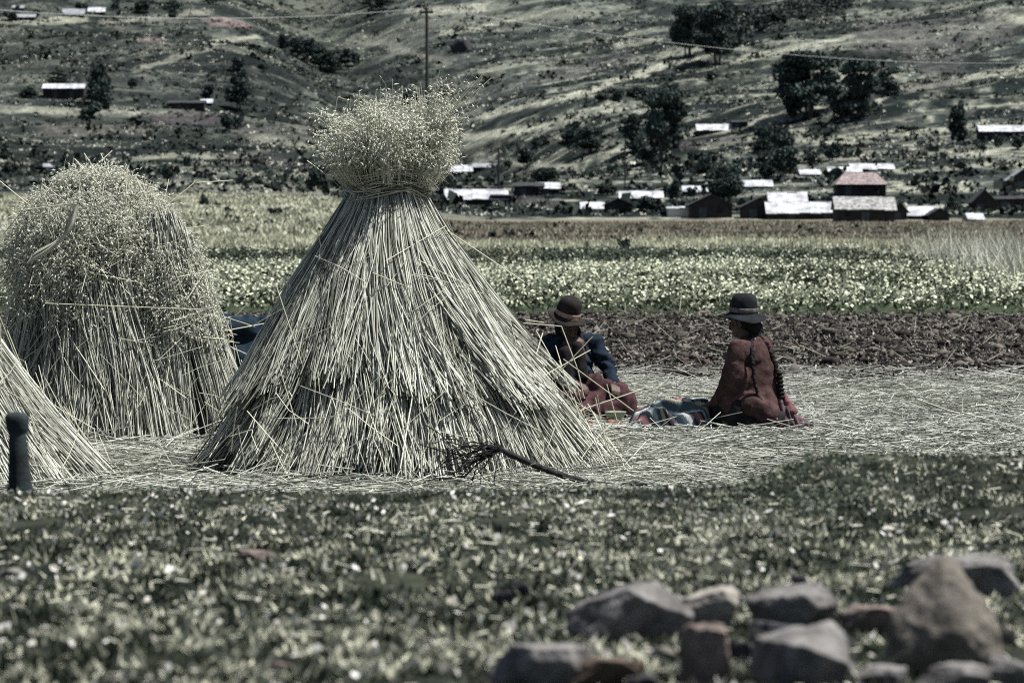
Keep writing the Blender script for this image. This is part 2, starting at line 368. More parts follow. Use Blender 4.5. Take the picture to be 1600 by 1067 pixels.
# leafy green clump and crumbs along the lip of the bank
n = 7000; x = np.concatenate([rnd(n-2500, -2.6, 2.6), rng.normal(.80, .14, 2500)]); y = np.concatenate([rng.normal(11.2, .25, n-2500), rng.normal(10.4, .30, 2500)])
z = terr(x, y); pr = fbm(x*6, y*6, 95, 2) > 0.47; x = x[pr]; y = y[pr]; z = z[pr]; n = len(x)
V, F, k = leaves(np.stack([x, y, z+rnd(n, 0, .03)], 1), rnd(n, .008, .02), rnd(n, .005, .012))
tag(npmesh('low_weeds', V, F, M['plant'], col=rep(lerpc(S(40, 62, 44), S(150, 156, 124), rnd(n, 0, 1)**2), k)), 'low dark green weeds growing along the lip of the bank', 'weeds', kind='stuff')

# ---------------------------------------------------------------- straw strewn on the threshing ground
n = 62000; y = 18.0 + 16.5*rng.beta(1.0, 1.15, n); x = rnd(n, -1, 1)*(0.15*y+2.0)
keep = fbm(x*1.3, y*1.3, 99, 3) > rnd(n, .16, .66); x = x[keep]; y = y[keep]; n = len(x); z = zplain(x, y)
ang = rnd(n, 0, 2*PI); L = rng.lognormal(math.log(.16), .6, n)
d = np.stack([np.cos(ang), np.sin(ang)*.8, rng.normal(0, .10, n)], 1); d = unit(d)
zc = z + np.abs(rng.normal(0, .016, n)) + .004 + np.abs(d[:, 2])*L/2
C0 = np.stack([x, y, zc], 1); mid = C0 + rng.normal(0, .006, (n, 3))
P = np.stack([C0-d*L[:, None]/2, mid, C0+d*L[:, None]/2], 1)
V, F, k = tubes(P, rnd(n, .0018, .0036))
c = lerpc(S(246, 244, 226), S(72, 76, 56), rnd(n, 0, 1)**.85)*rnd(n, .75, 1.15)[:, None]
tag(npmesh('strewn_straw', V, F, M['straw'], col=rep(c, k)), 'pale loose straw strewn over the threshing ground around the stooks', 'straw', kind='stuff')
n = 60000; y = 18.0 + 16*rng.beta(1, 1.1, n); x = rnd(n, -1, 1)*(0.15*y+.8); z = zplain(x, y)
d = rng.normal(size=(n, 3))*.6; d[:, 2] = 1; d = unit(d)
V, F, k = blades(np.stack([x, y, z], 1), d, rnd(n, .02, .05), rnd(n, .003, .006))
tag(npmesh('stubble_grass', V, F, M['plant'], col=rep(lerpc(S(34, 48, 30), S(150, 150, 118), rnd(n, 0, 1)**1.4), k)), 'short green and yellow grass showing through the strewn straw', 'grass', kind='stuff')

# ---------------------------------------------------------------- ploughed soil
ico = bmesh.new(); bmesh.ops.create_icosphere(ico, subdivisions=1, radius=1.0)
IV = np.array([v.co[:] for v in ico.verts]); IF = np.array([[v.index for v in f.verts] for f in ico.faces]); ico.free()
def lumps(C, R, flat=0.7, jit=0.3, base=None):
    n = len(C); k = len(IV)
    s = np.stack([R*rnd(n, .8, 1.3), R*rnd(n, .8, 1.3), R*rnd(n, .6, 1)*flat], 1)
    V = IV[None]*(1+rng.normal(0, jit*.6, (n, k, 1)))*s[:, None, :] + C[:, None, :]
    F = (np.arange(n)[:, None, None]*k+IF[None]).reshape(-1, 3)
    return V.reshape(-1, 3), F, k
n = 29000; y = 33.0 + 20*rng.beta(1, 1.1, n); x = rnd(n, -1, 1)*(0.16*y+3); R = np.clip(rng.lognormal(math.log(.015), .6, n), .006, .08)
z = zplain(x, y)+R*.25
V, F, k = lumps(np.stack([x, y, z], 1), R, flat=.9, jit=.75); c = rep(lerpc(S(40, 35, 32), S(120, 108, 98), rnd(n, 0, 1)**1.6), k)
n = 108000; y = 33.0 + 20.5*rng.beta(1, 1.1, n); x = rnd(n, -1, 1)*(0.16*y+3); V2, F2, k2 = leaves(np.stack([x, y, zplain(x, y)+rnd(n, .0, .035)], 1), rng.lognormal(math.log(.032), .4, n), rng.lognormal(math.log(.022), .4, n))
V, F, c = merge([(V, F, c), (V2, F2, rep(lerpc(S(34, 30, 28), S(176, 162, 150), rnd(n, 0, 1)**2.2), k2))])
tag(npmesh('soil_clods', V, F, M['clod'], col=c), 'crumbly brown clods covering the ploughed strip', 'soil', kind='stuff')
n = 900; y = rnd(n, 34, 53); x = rnd(n, -1, 1)*(0.15*y+1); z = zplain(x, y)+.03
ang = rnd(n, 0, 2*PI); d = np.stack([np.cos(ang), np.sin(ang), rng.normal(.1, .3, n)], 1); L = rnd(n, .05, .3)
C0 = np.stack([x, y, z], 1); P = np.stack([C0, C0+d*L[:, None]], 1); V, F, k = tubes(P, np.full(n, .004))
tag(npmesh('stray_straw', V, F, M['straw'], col=rep(S(190, 180, 150)*rnd(n, .5, 1)[:, None], k)), 'a few stray straws lying on the ploughed strip', 'straw', kind='stuff')

# ---------------------------------------------------------------- flowering crop
def crop(n, y0, y1, hgt, fl, ps=.16, fcol=(S(244, 242, 198), S(216, 216, 166)), gcol=(S(36, 50, 32), S(104, 114, 76)), nl=7, nf=6, fs=.03, xw=6.0, patch=None):
    y = np.sqrt(rnd(n, y0**2, y1**2)); x = rnd(n, -1, 1)*(0.15*y+xw)
    if patch is not None:
        kp = patch(x, y); x = x[kp]; y = y[kp]
    n = len(x); z = terr(x, y); hh = hgt*rnd(n, .6, 1.15)
    base = np.stack([x, y, z], 1)
    C = rep(base, nl) + rng.normal(0, 1, (n*nl, 3))*[ps, ps, 0]; C[:, 2] += rep(hh, nl)*rnd(n*nl, .1, .85)
    V1, F1, k1 = leaves(C, rnd(n*nl, .06, .14), rnd(n*nl, .03, .07), up=.4)
    c1 = lerpc(gcol[0], gcol[1], rnd(n*nl, 0, 1))
    parts = [(V1, F1, rep(c1, k1))]
    f = fl(x, y); sel = rnd(n, 0, 1) < f; b2 = base[sel]; h2 = hh[sel]; m = len(b2)
    C = rep(b2, nf) + rng.normal(0, 1, (m*nf, 3))*[ps, ps, 0]; C[:, 2] += rep(h2, nf)*rnd(m*nf, .3, 1.15)
    V2, F2, k2 = leaves(C, rnd(m*nf, fs*.7, fs*1.5), rnd(m*nf, fs*.7, fs*1.3))
    parts.append((V2, F2, rep(lerpc(fcol[0], fcol[1], rnd(m*nf, 0, 1)), k2)))
    return merge(parts)
V, F, c = crop(19500, 52.3, 96, .30, lambda x, y: .18+.62*sst(.36, .6, fbm(x/2, y/4, 101, 3)), nf=11, nl=8, fs=.05, patch=lambda x, y: (y > 53.4+2.6*(fbm(x*.9, y*.2, 103, 3)-.5)) & (y < 88+26*(fbm(x/5, y/30, 104, 3)-.5)) & (fbm(x/1.6, y/4, 105, 3) > .33))
tag(npmesh('flowering_crop', V, F, M['plant'], col=c), 'dense low crop covered in small pale yellow flowers behind the ploughed strip', 'crop', kind='stuff')
V, F, c = crop(7000, 84, 120, .42, lambda x, y: y*0+.16, ps=.2, fcol=(S(226, 228, 200), S(176, 184, 150)), gcol=(S(34, 48, 34), S(84, 96, 70)), nl=12, nf=4, fs=.06, patch=lambda x, y: fbm(x/3, y/9, 102, 3) > .44)
tag(npmesh('leafy_crop', V, F, M['plant'], col=c), 'dark blue green leafy crop in a thin band beyond the flowers', 'crop', kind='stuff')
def tufts(n, y0, y1, x0f, x1f, L, W, ca, cb, per=7, patch=None, spread=.10):
    y = np.sqrt(rnd(n, y0**2, y1**2)); uu = rnd(n, x0f, x1f); x = (uu-800)/FP*y
    if patch is not None:
        kp = patch(x, y); x = x[kp]; y = y[kp]; n = len(x)
    z = terr(x, y); B = rep(np.stack([x, y, z], 1), per) + rng.normal(0, 1, (n*per, 3))*[spread, spread, 0]
    d = rng.normal(size=(n*per, 3))*.45; d[:, 2] = 1; d = unit(d)
    s = rep(rnd(n, .5, 1.4), per)
    V, F, k = blades(B, d, s*rnd(n*per, L*.5, L), s*rnd(n*per, W*.6, W*1.3))
    c = lerpc(ca, cb, rep(rnd(n, 0, 1), per))*rnd(n*per, .75, 1.2)[:, None]
    return V, F, rep(c, k)
parts = [tufts(6500, 112, 175, -200, 1800, .24, .07, S(96, 98, 70), S(232, 226, 182), spread=.3),
         tufts(5500, 165, 430, -200, 620, .38, .2, S(66, 72, 52), S(232, 226, 186), per=6, spread=.6),
         tufts(7000, 175, 420, 600, 1800, .28, .12, S(80, 72, 58), S(176, 164, 136), per=6, spread=.6)]
V, F, c = merge(parts)
tag(npmesh('dry_grass', V, F, M['plant'], col=c), 'tufty dry yellow grass covering the flat fields below the hill', 'grass', kind='stuff')
V, F, c = tufts(800, 68, 112, 1440, 1720, 1.0, .022, S(196, 190, 160), S(226, 220, 194), per=9, spread=.22, patch=lambda x, y: y > 98-(800+FP*x/y-1430)*.22)
tag(npmesh('tall_grass', V, F, M['straw'], col=c), 'pale tall dry grass clump at the right edge of the flower crop', 'grass', kind='stuff')
# dark and dry tussocks on the slope
def tuss(n, y0, y1, r0, r1, ca, cb, thr, s):
    y = np.sqrt(rnd(n, y0**2, y1**2)); x = rnd(n, -1, 1)*(0.14*y+12)
    kp = fbm(x/14, y/22, s, 3) > rnd(n, thr-.12, thr+.12); x = x[kp]; y = y[kp]; m = len(x)
    R = r0+(r1-r0)*rnd(m, 0, 1)**2.2; q = 9; C = rep(np.stack([x, y, terr(x, y)+R*.35], 1), q)+rng.normal(0, 1, (m*q, 3))*rep(R, q)[:, None]*[.5, .5, .3]
    V, F, k = leaves(C, rep(R, q)*rnd(m*q, .5, 1.1), rep(R, q)*rnd(m*q, .4, .9))
    return V, F, rep(rep(lerpc(ca, cb, rnd(m, 0, 1)), q)*rnd(m*q, .7, 1.2)[:, None], k)
V, F, c = merge([tuss(34000, 440, 1400, .25, 1.0, S(24, 36, 34), S(52, 62, 54), .46, 120), tuss(34000, 440, 1400, .2, .65, S(120, 120, 104), S(226, 222, 200), .5, 130),
                 tuss(420, 436, 640, .9, 2.0, S(26, 40, 38), S(66, 80, 72), .50, 150), tuss(2600, 440, 1400, .8, 2.0, S(24, 36, 32), S(44, 56, 46), .55, 140), tuss(900, 120, 430, .2, .5, S(24, 36, 28), S(60, 66, 40), .55, 141)])
uu_ = rnd(170, 0, 1); P_ = np.array([hit(1075+255*a_+g_*14, 62-62*a_+g2_*9)[:] for a_, g_, g2_ in zip(uu_, rng.normal(size=170), rng.normal(size=170))]); q = 60; R_ = rep(rnd(170, 1.2, 2.6), q)
C = rep(P_, q)+rng.normal(0, 1, (170*q, 3))*R_[:, None]*[.5, .5, .32]; C[:, 2] += R_*.4; V3, F3, k3 = leaves(C, R_*.4, R_*.3)
V, F, c = merge([(V, F[0], c), (V3, F3, rep(lerpc(S(24, 38, 38), S(84, 96, 90), rnd(170*q, 0, 1)**1.6), k3))])
tag(npmesh('hill_scrub', V, F, M['leaf'], col=c), 'low dark scrub and pale tussocks scattered over the hillside', 'scrub', kind='stuff')
# ================================================================ stooks
def stook_stalks(n, Z, Rr, ztop, nclump, z_end, f_rng, seed, ox=lambda z: 0*z, lean=0.0, rad=(.0024, .0050), ca=(246, 244, 222), cb=(92, 88, 66), ky=1.0, tspread=.28, clw=.10, K=5, zj=.035):
    r_ = np.random.default_rng(seed)
    ja = r_.integers(0, nclump, n); ac = (np.arange(nclump)+r_.uniform(-.35, .35, nclump))/nclump*2*PI
    rc = r_.uniform(-.11, .03, nclump); ex = r_.uniform(-.04, .05, nclump)
    ab = ac[ja]+r_.normal(0, clw, n); f = r_.uniform(*f_rng, n) - np.abs(r_.normal(0, .04, n)) + rc[ja]
    zt = ztop + r_.uniform(-.10, .04, n); ze = np.maximum(0.0, z_end + ex[ja]*(zj/.035)**.7 + zj*1.6*np.sin(ab*3.1+seed)*(zj > .04) + r_.normal(0, zj, n))
    t = np.linspace(0, 1, K)[None]; z = zt[:, None]+(ze-zt)[:, None]*t
    r0 = np.sqrt(r_.uniform(.15, 1, n)); ff = r0[:, None]*(1-t)**1.5 + f[:, None]*(1-(1-t)**1.5)
    a = ab[:, None] + r_.normal(0, tspread, n)[:, None]*(1-t)
    ra = np.interp(z, Z[::-1], Rr[::-1])*ff
    P = np.stack([ra*np.cos(a)+ox(z)+lean*(1-z), ky*ra*np.sin(a), z+.004], -1)
    P[:, 1:-1] += r_.normal(0, .006, (n, K-2, 3))
    V, F, k = tubes(P, r_.uniform(*rad, n))
    c = lerpc(S(*ca), S(*cb), r_.uniform(0, 1, n)**1.25)*r_.uniform(.7, 1.15, n)[:, None]*(0.88+0.24*r_.uniform(0, 1, nclump))[ja][:, None]
    return V, F, rep(c, k)
def core(Z, Rr, k=.78, ox=lambda z: 0*z, top=None):
    n = 40; a = np.arange(n)/n*2*PI; m = len(Z)
    V = np.stack([np.stack([Rr[i]*k*np.cos(a)+ox(np.array(Z[i]))+0*a, Rr[i]*k*np.sin(a), 0*a+Z[i]], 1) for i in range(m)]).reshape(-1, 3)
    i = np.arange(m-1)[:, None]*n; j = np.arange(n)[None]; j2 = (j+1) % n
    F = np.stack([i+j, i+n+j, i+n+j2, i+j2], -1).reshape(-1, 4)
    return V, F, S(56, 52, 40)  # inner straw coloured dark: the shade in gaps between stalks is painted in
def seeds_on(C, Dn, L=(.024, .042), W=(.007, .012), ca=(255, 254, 240), cb=(216, 210, 176)):
    n = len(C); V, F, k = bipyr(C, unit(Dn), rnd(n, *L), rnd(n, *W))
    return V, F, rep(lerpc(S(*ca), S(*cb), rnd(n, 0, 1)**1.4)*rnd(n, .75, 1.15)[:, None], k)
def heads(P, per, frac=.45, spread=.022, droop=.8):
    """seed panicles along the last part of each stalk polyline P (N,K,3)"""
    N, K, _ = P.shape; t = (1-frac*rnd(N*per, 0, 1))*(K-1); i = np.clip(t.astype(int), 0, K-2); f = (t-i)[:, None]
    q = rep(P, per); idx = np.arange(N*per); C = q[idx, i]*(1-f)+q[idx, i+1]*f
    off = rng.normal(0, spread, (N*per, 3)); off[:, 2] -= spread*droop*.6; d = off*1.0; d[:, 2] -= spread*droop; d += rng.normal(0, spread*.5, d.shape)
    V1, F1, c1 = seeds_on(C+off, d); k = np.stack([C, C+off], 1)
    V2, F2, k2 = tubes(k, np.full(len(k), .0006)); return [(V1, F1, c1), (V2, F2, rep(np.tile(S(240, 234, 206), (len(k), 1)), k2))]
def wisps(pl, rad=.0035, colr=(214, 206, 168)):
    Ps = np.array(pl); V, F, k = tubes(Ps, np.full(len(Ps), rad)); return V, F, rep(np.tile(S(*colr), (len(Ps), 1)), k)
def surf_strays(n, Z, Rr, ox, zr, L=(.15, .5), k=1.02, seed=5, steep=.35):
    r_ = np.random.default_rng(seed); a = r_.uniform(0, 2*PI, n); z = r_.uniform(*zr, n); R = np.interp(z, Z[::-1], Rr[::-1])*k+r_.uniform(0, .03, n)
    C0 = np.stack([R*np.cos(a)+ox(z), R*np.sin(a), z], 1)
    tang = np.stack([-np.sin(a), np.cos(a), 0*a], 1); dn = np.stack([np.cos(a)*.45, np.sin(a)*.45, -np.ones(n)], 1)
    m = r_.normal(0, 1, n)[:, None]*steep*2.2; d = unit(tang*m+dn*r_.uniform(.2, 1.2, (n, 1))+r_.normal(0, .12, (n, 3))); Ln = r_.uniform(*L, n)[:, None]
    P = np.stack([C0-d*Ln/2, C0+r_.normal(0, .012, (n, 3)), C0+d*Ln/2], 1); P[:, :, 2] = np.maximum(P[:, :, 2], .01)
    V, F, kk = tubes(P, r_.uniform(.0018, .0034, n)); return V, F, rep(S(232, 226, 192)*r_.uniform(.6, 1.1, n)[:, None], kk)

# ---- the large stook in the middle
D0 = 21.6; px = FP/D0; U0 = 640
loc = Vector(((U0-800)/FP*D0, D0, 0.0)); VB = HV+FP*CZ/D0
st = empty('grain_stook', loc, 'largest straw stook, a tall tied cone with a bushy seed head crown, in the middle', 'stook')
Z = np.array([1.62, 1.58, 1.50, 1.41, 1.12, .83, .545, .29, .12, 0]); R = np.array([.178, .182, .225, .285, .475, .64, .815, 1.0, 1.12, 1.21])
ox = lambda z: np.interp(z, [0, .29, .58, .83, 1.19, 1.6], [-.025, -.018, -.068, -.115, -.142, -.125])
lo = [core(Z, R, .80, ox), stook_stalks(4600, Z, R, 1.0, 34, .02, (.92, .985), 11, ox, tspread=.12, clw=.07, ca=(250, 248, 228)),
      stook_stalks(2600, Z, R, 1.58, 26, .03, (.92, .99), 12, ox, clw=.1)]
V, F, c = merge(lo); npmesh('lower_stalks', V, F, M['straw'], st, c)
up = [stook_stalks(5400, Z, R, 1.60, 30, .50, (1.05, 1.12), 13, ox, clw=.07, zj=.045), stook_stalks(1500, Z, R, 1.60, 22, .14, (.99, 1.04), 14, ox, clw=.04)]
V, F, c = merge(up+[surf_strays(110, Z, R, ox, (.1, 1.3), seed=15), surf_strays(150, Z, R, ox, (.0, .45), L=(.2, .5), seed=16, k=1.05),
    wisps([[(( u1-U0)/px, y1, (VB-v1)/px), ((u2-U0)/px, y2, (VB-v2)/px)] for (u1, v1, y1, u2, v2, y2) in
      [(483, 252, -.2, 524, 282, -.22), (440, 440, -.55, 482, 560, -.7), (700, 360, -.2, 820, 440, -.3), (345, 650, -.5, 450, 560, -.75), (446, 552, -.8, 478, 650, -.95), (818, 505, .0, 877, 509, -.1),
       (877, 509, -.1, 902, 575, -.2), (902, 575, -.2, 912, 620, -.2), (856, 598, -.2, 925, 524, -.2), (850, 583, -.3, 922, 546, -.1), (838, 518, .1, 862, 560, .0), (835, 560, -.2, 848, 520, .0), (868, 540, 0, 878, 572, -.1),
       (880, 560, -.1, 990, 642, .0), (905, 640, -.1, 1003, 610, .1), (640, 760, -1.2, 905, 742, -1.1), (560, 600, -.9, 535, 690, -1.0), (590, 640, -.95, 650, 700, -1.0), (850, 505, .1, 820, 500, .1), (948, 600, .0, 965, 660, .1)]], .0032),
    wisps([[((u1-U0)/px, -.1, (VB-v1)/px), ((u2-U0)/px, -.12, (VB-v2)/px)] for (u1, v1, u2, v2) in [(700, 180, 757, 116), (712, 172, 768, 124), (690, 190, 742, 128), (720, 190, 750, 160)]], .0028)])
npmesh('upper_stalks', V, F, M['straw'], st, c)
n = 120; a = rnd(n, 0, 2*PI); t = np.linspace(0, 1, 14)[None]; zz = rnd(n, 1.53, 1.66)[:, None]; aa = a[:, None]+t*rnd(n, 1.2, 2.6)[:, None]
rr = np.interp(zz, Z[::-1], R[::-1])+rnd(n, .02, .055)[:, None]+0*aa; zb = zz+.03*np.sin(aa*2+a[:, None])+(t-.5)*rng.normal(0, .04, (n, 1))
V, F, k = tubes(np.stack([rr*np.cos(aa)+ox(zb), rr*np.sin(aa), zb], -1), rnd(n, .0034, .006))
npmesh('binding_band', V, F, M['straw'], st, rep(lerpc(S(248, 242, 212), S(120, 108, 76), rnd(n, 0, 1)), k))
# crown
N = 640; a = rnd(N, 0, 2*PI); rq = np.sqrt(rnd(N, 0, 1)); bump = 0.06*np.sin(a*3+1)+.05*np.sin(a*5)
e_r = (.255+.05*np.sin(a*2+.4)+.04*np.sin(a*7))*rq+rng.normal(0, .035, N); e_z = 1.95+.9*bump-.13*rq**4*rnd(N, -.2, 1.6)+rng.normal(0, .075, N)
tt = np.linspace(0, 1, 5)[None]
pr = (.165*rq)[:, None]*(1-tt)+e_r[:, None]*tt**.75*1.0+.0; pz = 1.55+(e_z-1.55)[:, None]*tt**(1+.3*rq[:, None])
pr = pr+.075*np.sin(tt*PI)*rq[:, None]
P = np.stack([pr*np.cos(a[:, None])+ox(pz)+.015, pr*np.sin(a[:, None]), pz], -1)
n2 = 34; a2 = rnd(n2, -.3, .3); ez = rnd(n2, 2.02, 2.24); er = rnd(n2, .26, .56)*(ez-1.55)/.62
pr2 = .14+(er-.14)[:, None]*tt; pz2 = 1.6+(ez-1.6)[:, None]*tt; P2 = np.stack([pr2*np.cos(a2[:, None])+ox(pz2), pr2*np.sin(a2[:, None])-.05, pz2], -1)
n3 = 170; a3 = rnd(n3, 0, 2*PI); e3 = unit(np.stack([np.cos(a3)*.9, np.sin(a3)*.9, rnd(n3, .1, 1.6)], 1)); s3 = np.stack([np.cos(a3)*.26+ox(1.8), np.sin(a3)*.26, rnd(n3, 1.7, 1.95)], 1)
P3 = s3[:, None]+e3[:, None]*np.linspace(0, 1, 5)[None, :, None]*rnd(n3, .08, .24)[:, None, None]
P3[:, :, 2] -= .05*np.linspace(0, 1, 5)[None]**2
parts = heads(P, 17, .55, .030)+heads(P2, 15, .6, .026)+heads(P3, 12, .7, .022)
V, F, k = tubes(np.concatenate([P, P2, P3]), rnd(N+n2+n3, .0012, .002)); parts.append((V, F, rep(np.tile(S(240, 234, 204), (N+n2+n3, 1)), k)))
P0 = [(V, F, c) for (V, F, c) in parts]
def above(part, zmin):
    V, F, c = part; nv = 5 if F.shape[1] == 3 else None
    if nv is None: return part
    keep = V.reshape(-1, nv, 3)[:, 0, 2] > zmin; m = int(keep.sum())
    return V.reshape(-1, nv, 3)[keep].reshape(-1, 3), F[:m*6], c.reshape(-1, nv, 3)[keep].reshape(-1, 3)
V, F, c = merge([above(p, 1.67) for p in P0]); npmesh('seed_heads', V, F, M['seed'], st, c)

# ---- broad stook on the left
D1 = 24.6; px = FP/D1; U1 = 185; VB = HV+FP*CZ/D1
loc = Vector(((U1-800)/FP*D1, D1, 0.0))
st = empty('grain_stook', loc, 'broad round topped straw stook with drooping seed heads, left of the largest one', 'stook')
Z = np.array([1.66, 1.60, 1.50, 1.36, 1.16, .75, .34, .12, 0]); R = np.array([.08, .23, .34, .42, .475, .60, .74, .81, .87])
ox = lambda z: -.10*sst(.3, 1.2, z)-.04+.16*sst(.8, 0, z)*0
parts = [core(Z, R, .84, ox), stook_stalks(4200, Z, R, 1.45, 24, .02, (.95, 1.03), 21, ox, clw=.08, ca=(246, 244, 222), tspread=.16),
         stook_stalks(1500, Z, R, 1.50, 14, .03, (1.0, 1.06), 22, ox, lean=.0, clw=.05, tspread=.5), surf_strays(120, Z, R, ox, (.1, 1.3), seed=24), surf_strays(260, Z, R, ox, (1.0, 1.62), L=(.15, .4), k=1.10, seed=25, steep=.3)]
stalk_parts = parts
# a second sheaf leaning against it on the right: shorter, spreading to the right
Z2 = np.array([1.42, 1.30, 1.10, .75, .34, 0]); R2 = np.array([.10, .17, .20, .27, .36, .42]); ox2 = lambda z: .30+.20*(1-z/1.4)
V, F, c = merge([core(Z2, R2, .7, ox2), stook_stalks(1700, Z2, R2, 1.40, 12, .02, (.95, 1.05), 27, ox2, clw=.16), surf_strays(120, Z2, R2, ox2, (.05, 1.1), seed=28, k=1.05, steep=.6)])
V[:, 1] -= .25; npmesh('leaning_sheaf', V, F, M['straw'], st, c)
# drooping seed heads over the dome
N = 1250; a = rnd(N, 0, 2*PI); z0 = 1.62-rnd(N, 0, 1)**1.1*(.22+.52*vn(a*2.2, a*0, 77)); zl = rnd(N, .10, .22)+.4*rnd(N, 0, 1)**5
tt = np.linspace(0, 1, 4)[None]; zz = z0[:, None]-zl[:, None]*tt; rr = np.interp(zz, Z[::-1], R[::-1])*1.0+.035+.02*tt+rng.normal(0, .035, (N, 1)); aa = a[:, None]+tt*rng.normal(0, .22, (N, 1))
P = np.stack([rr*np.cos(aa)+ox(zz), rr*np.sin(aa), zz+.02+rng.normal(0, .03, (N, 1))], -1)
N2 = 300; a = rnd(N2, 0, 2*PI); rq = np.sqrt(rnd(N2, 0, 1))*.24
P2 = np.stack([np.stack([rq*np.cos(a)*s-.14, rq*np.sin(a)*s, 1.60+.07*s+0*a-rq**2*.5*s], -1) for s in (.3, .6, .85, 1.1)], 1)
N3 = 420; z3 = rnd(N3, .78, 1.36); a3 = rnd(N3, 0, 2*PI); r3 = np.interp(z3, Z2[::-1], R2[::-1])+.03
P3 = np.stack([np.stack([r3*np.cos(a3)*(1+.1*s)+ox2(z3-.2*s), r3*np.sin(a3)*(1+.1*s)-.25, z3-.2*s], -1) for s in (0, .35, .7, 1)], 1)
V, F, c = merge(heads(P, 12, .9, .032)+heads(P2, 18, .9, .045)+heads(P3, 9, .9, .028)); npmesh('seed_heads', V, F, M['seed'], st, c)
# twisted straw tie bent over the front
n = 90; t = np.linspace(0, 1, 9); cu = np.interp(t, [0, .3, .65, 1], [62, 92, 120, 126]); cv = np.interp(t, [0, .3, .65, 1], [400, 386, 362, 330])
cx = (cu+8-U1)/px; cz = (VB-cv)/px; cy = -np.sqrt(np.maximum(.70**2-(cx+.14)**2, .05))-.02
ph = rnd(n, 0, 2*PI)[:, None]+t[None]*1.6; ro = np.sqrt(rnd(n, 0, 1))[:, None]*.046
V, F, k = tubes(np.stack([cx+ro*np.cos(ph)*.8, cy+ro*np.sin(ph), cz+ro*np.cos(ph)], -1), rnd(n, .003, .0048))
npmesh('straw_tie', V, F, M['straw'], st, rep(lerpc(S(250, 246, 224), S(170, 160, 122), rnd(n, 0, 1)), k))
pl = [(0, 278, -.2, 60, 322, -.4), (18, 366, -.4, 58, 318, -.45), (120, 249, -.1, 165, 292, -.3), (132, 240, .0, 162, 278, -.2), (150, 262, -.1, 176, 236, 0), (158, 240, 0, 176, 276, -.1), (120, 268, -.2, 205, 283, -.2),
      (208, 282, -.1, 250, 297, -.1), (262, 322, -.1, 304, 286, 0), (304, 286, 0, 362, 282, .1), (296, 292, 0, 312, 280, 0), (204, 262, -.2, 206, 345, -.4), (262, 280, .1, 256, 318, 0),
      (40, 330, -.5, 130, 318, -.55), (90, 470, -.66, 330, 480, -.6), (240, 365, -.3, 330, 352, -.2), (250, 380, -.3, 318, 362, -.2), (275, 368, -.2, 350, 420, -.1), (335, 490, 0, 395, 512, .2), (330, 520, -.2, 420, 505, .2), (0, 386, -.3, 30, 372, -.3)]
V, F, c = merge(stalk_parts+[wisps([[((a1-U1)/px, y1, (VB-b1)/px), ((a2-U1)/px, y2, (VB-b2)/px)] for (a1, b1, y1, a2, b2, y2) in pl], .0036)]); npmesh('stalks', V, F, M['straw'], st, c)

# ---- stook cut off by the left edge
D2 = 20.9; U2 = -170; loc = Vector(((U2-800)/FP*D2, D2, 0.0))
st = empty('grain_stook', loc, 'straw stook nearest the left edge, only its spreading right flank showing', 'stook')
Z = np.array([1.5, 1.40, 1.2, .75, .476, .2, 0]); R = np.array([.2, .21, .28, .585, .79, 1.02, 1.22]); ox = lambda z: 0*z
V, F, c = merge([core(Z, R, .82, ox), stook_stalks(5600, Z, R, 1.42, 32, .02, (.97, 1.04), 31, ox, clw=.085, ca=(246, 244, 222)), surf_strays(260, Z, R, ox, (.05, 1.2), seed=33)]); npmesh('stalks', V, F, M['straw'], st, c)
N = 420; a = rnd(N, 0, 2*PI); rq = np.sqrt(rnd(N, 0, 1)); tt = np.linspace(0, 1, 5)[None]; ez = rnd(N, 1.65, 1.9)
pr = .19*rq[:, None]+(.25*rq)[:, None]*tt; P = np.stack([pr*np.cos(a[:, None]), pr*np.sin(a[:, None]), 1.4+(ez-1.4)[:, None]*tt], -1)
V, F, c = merge(heads(P, 18, .55, .024)); npmesh('seed_heads', V, F, M['seed'], st, c)
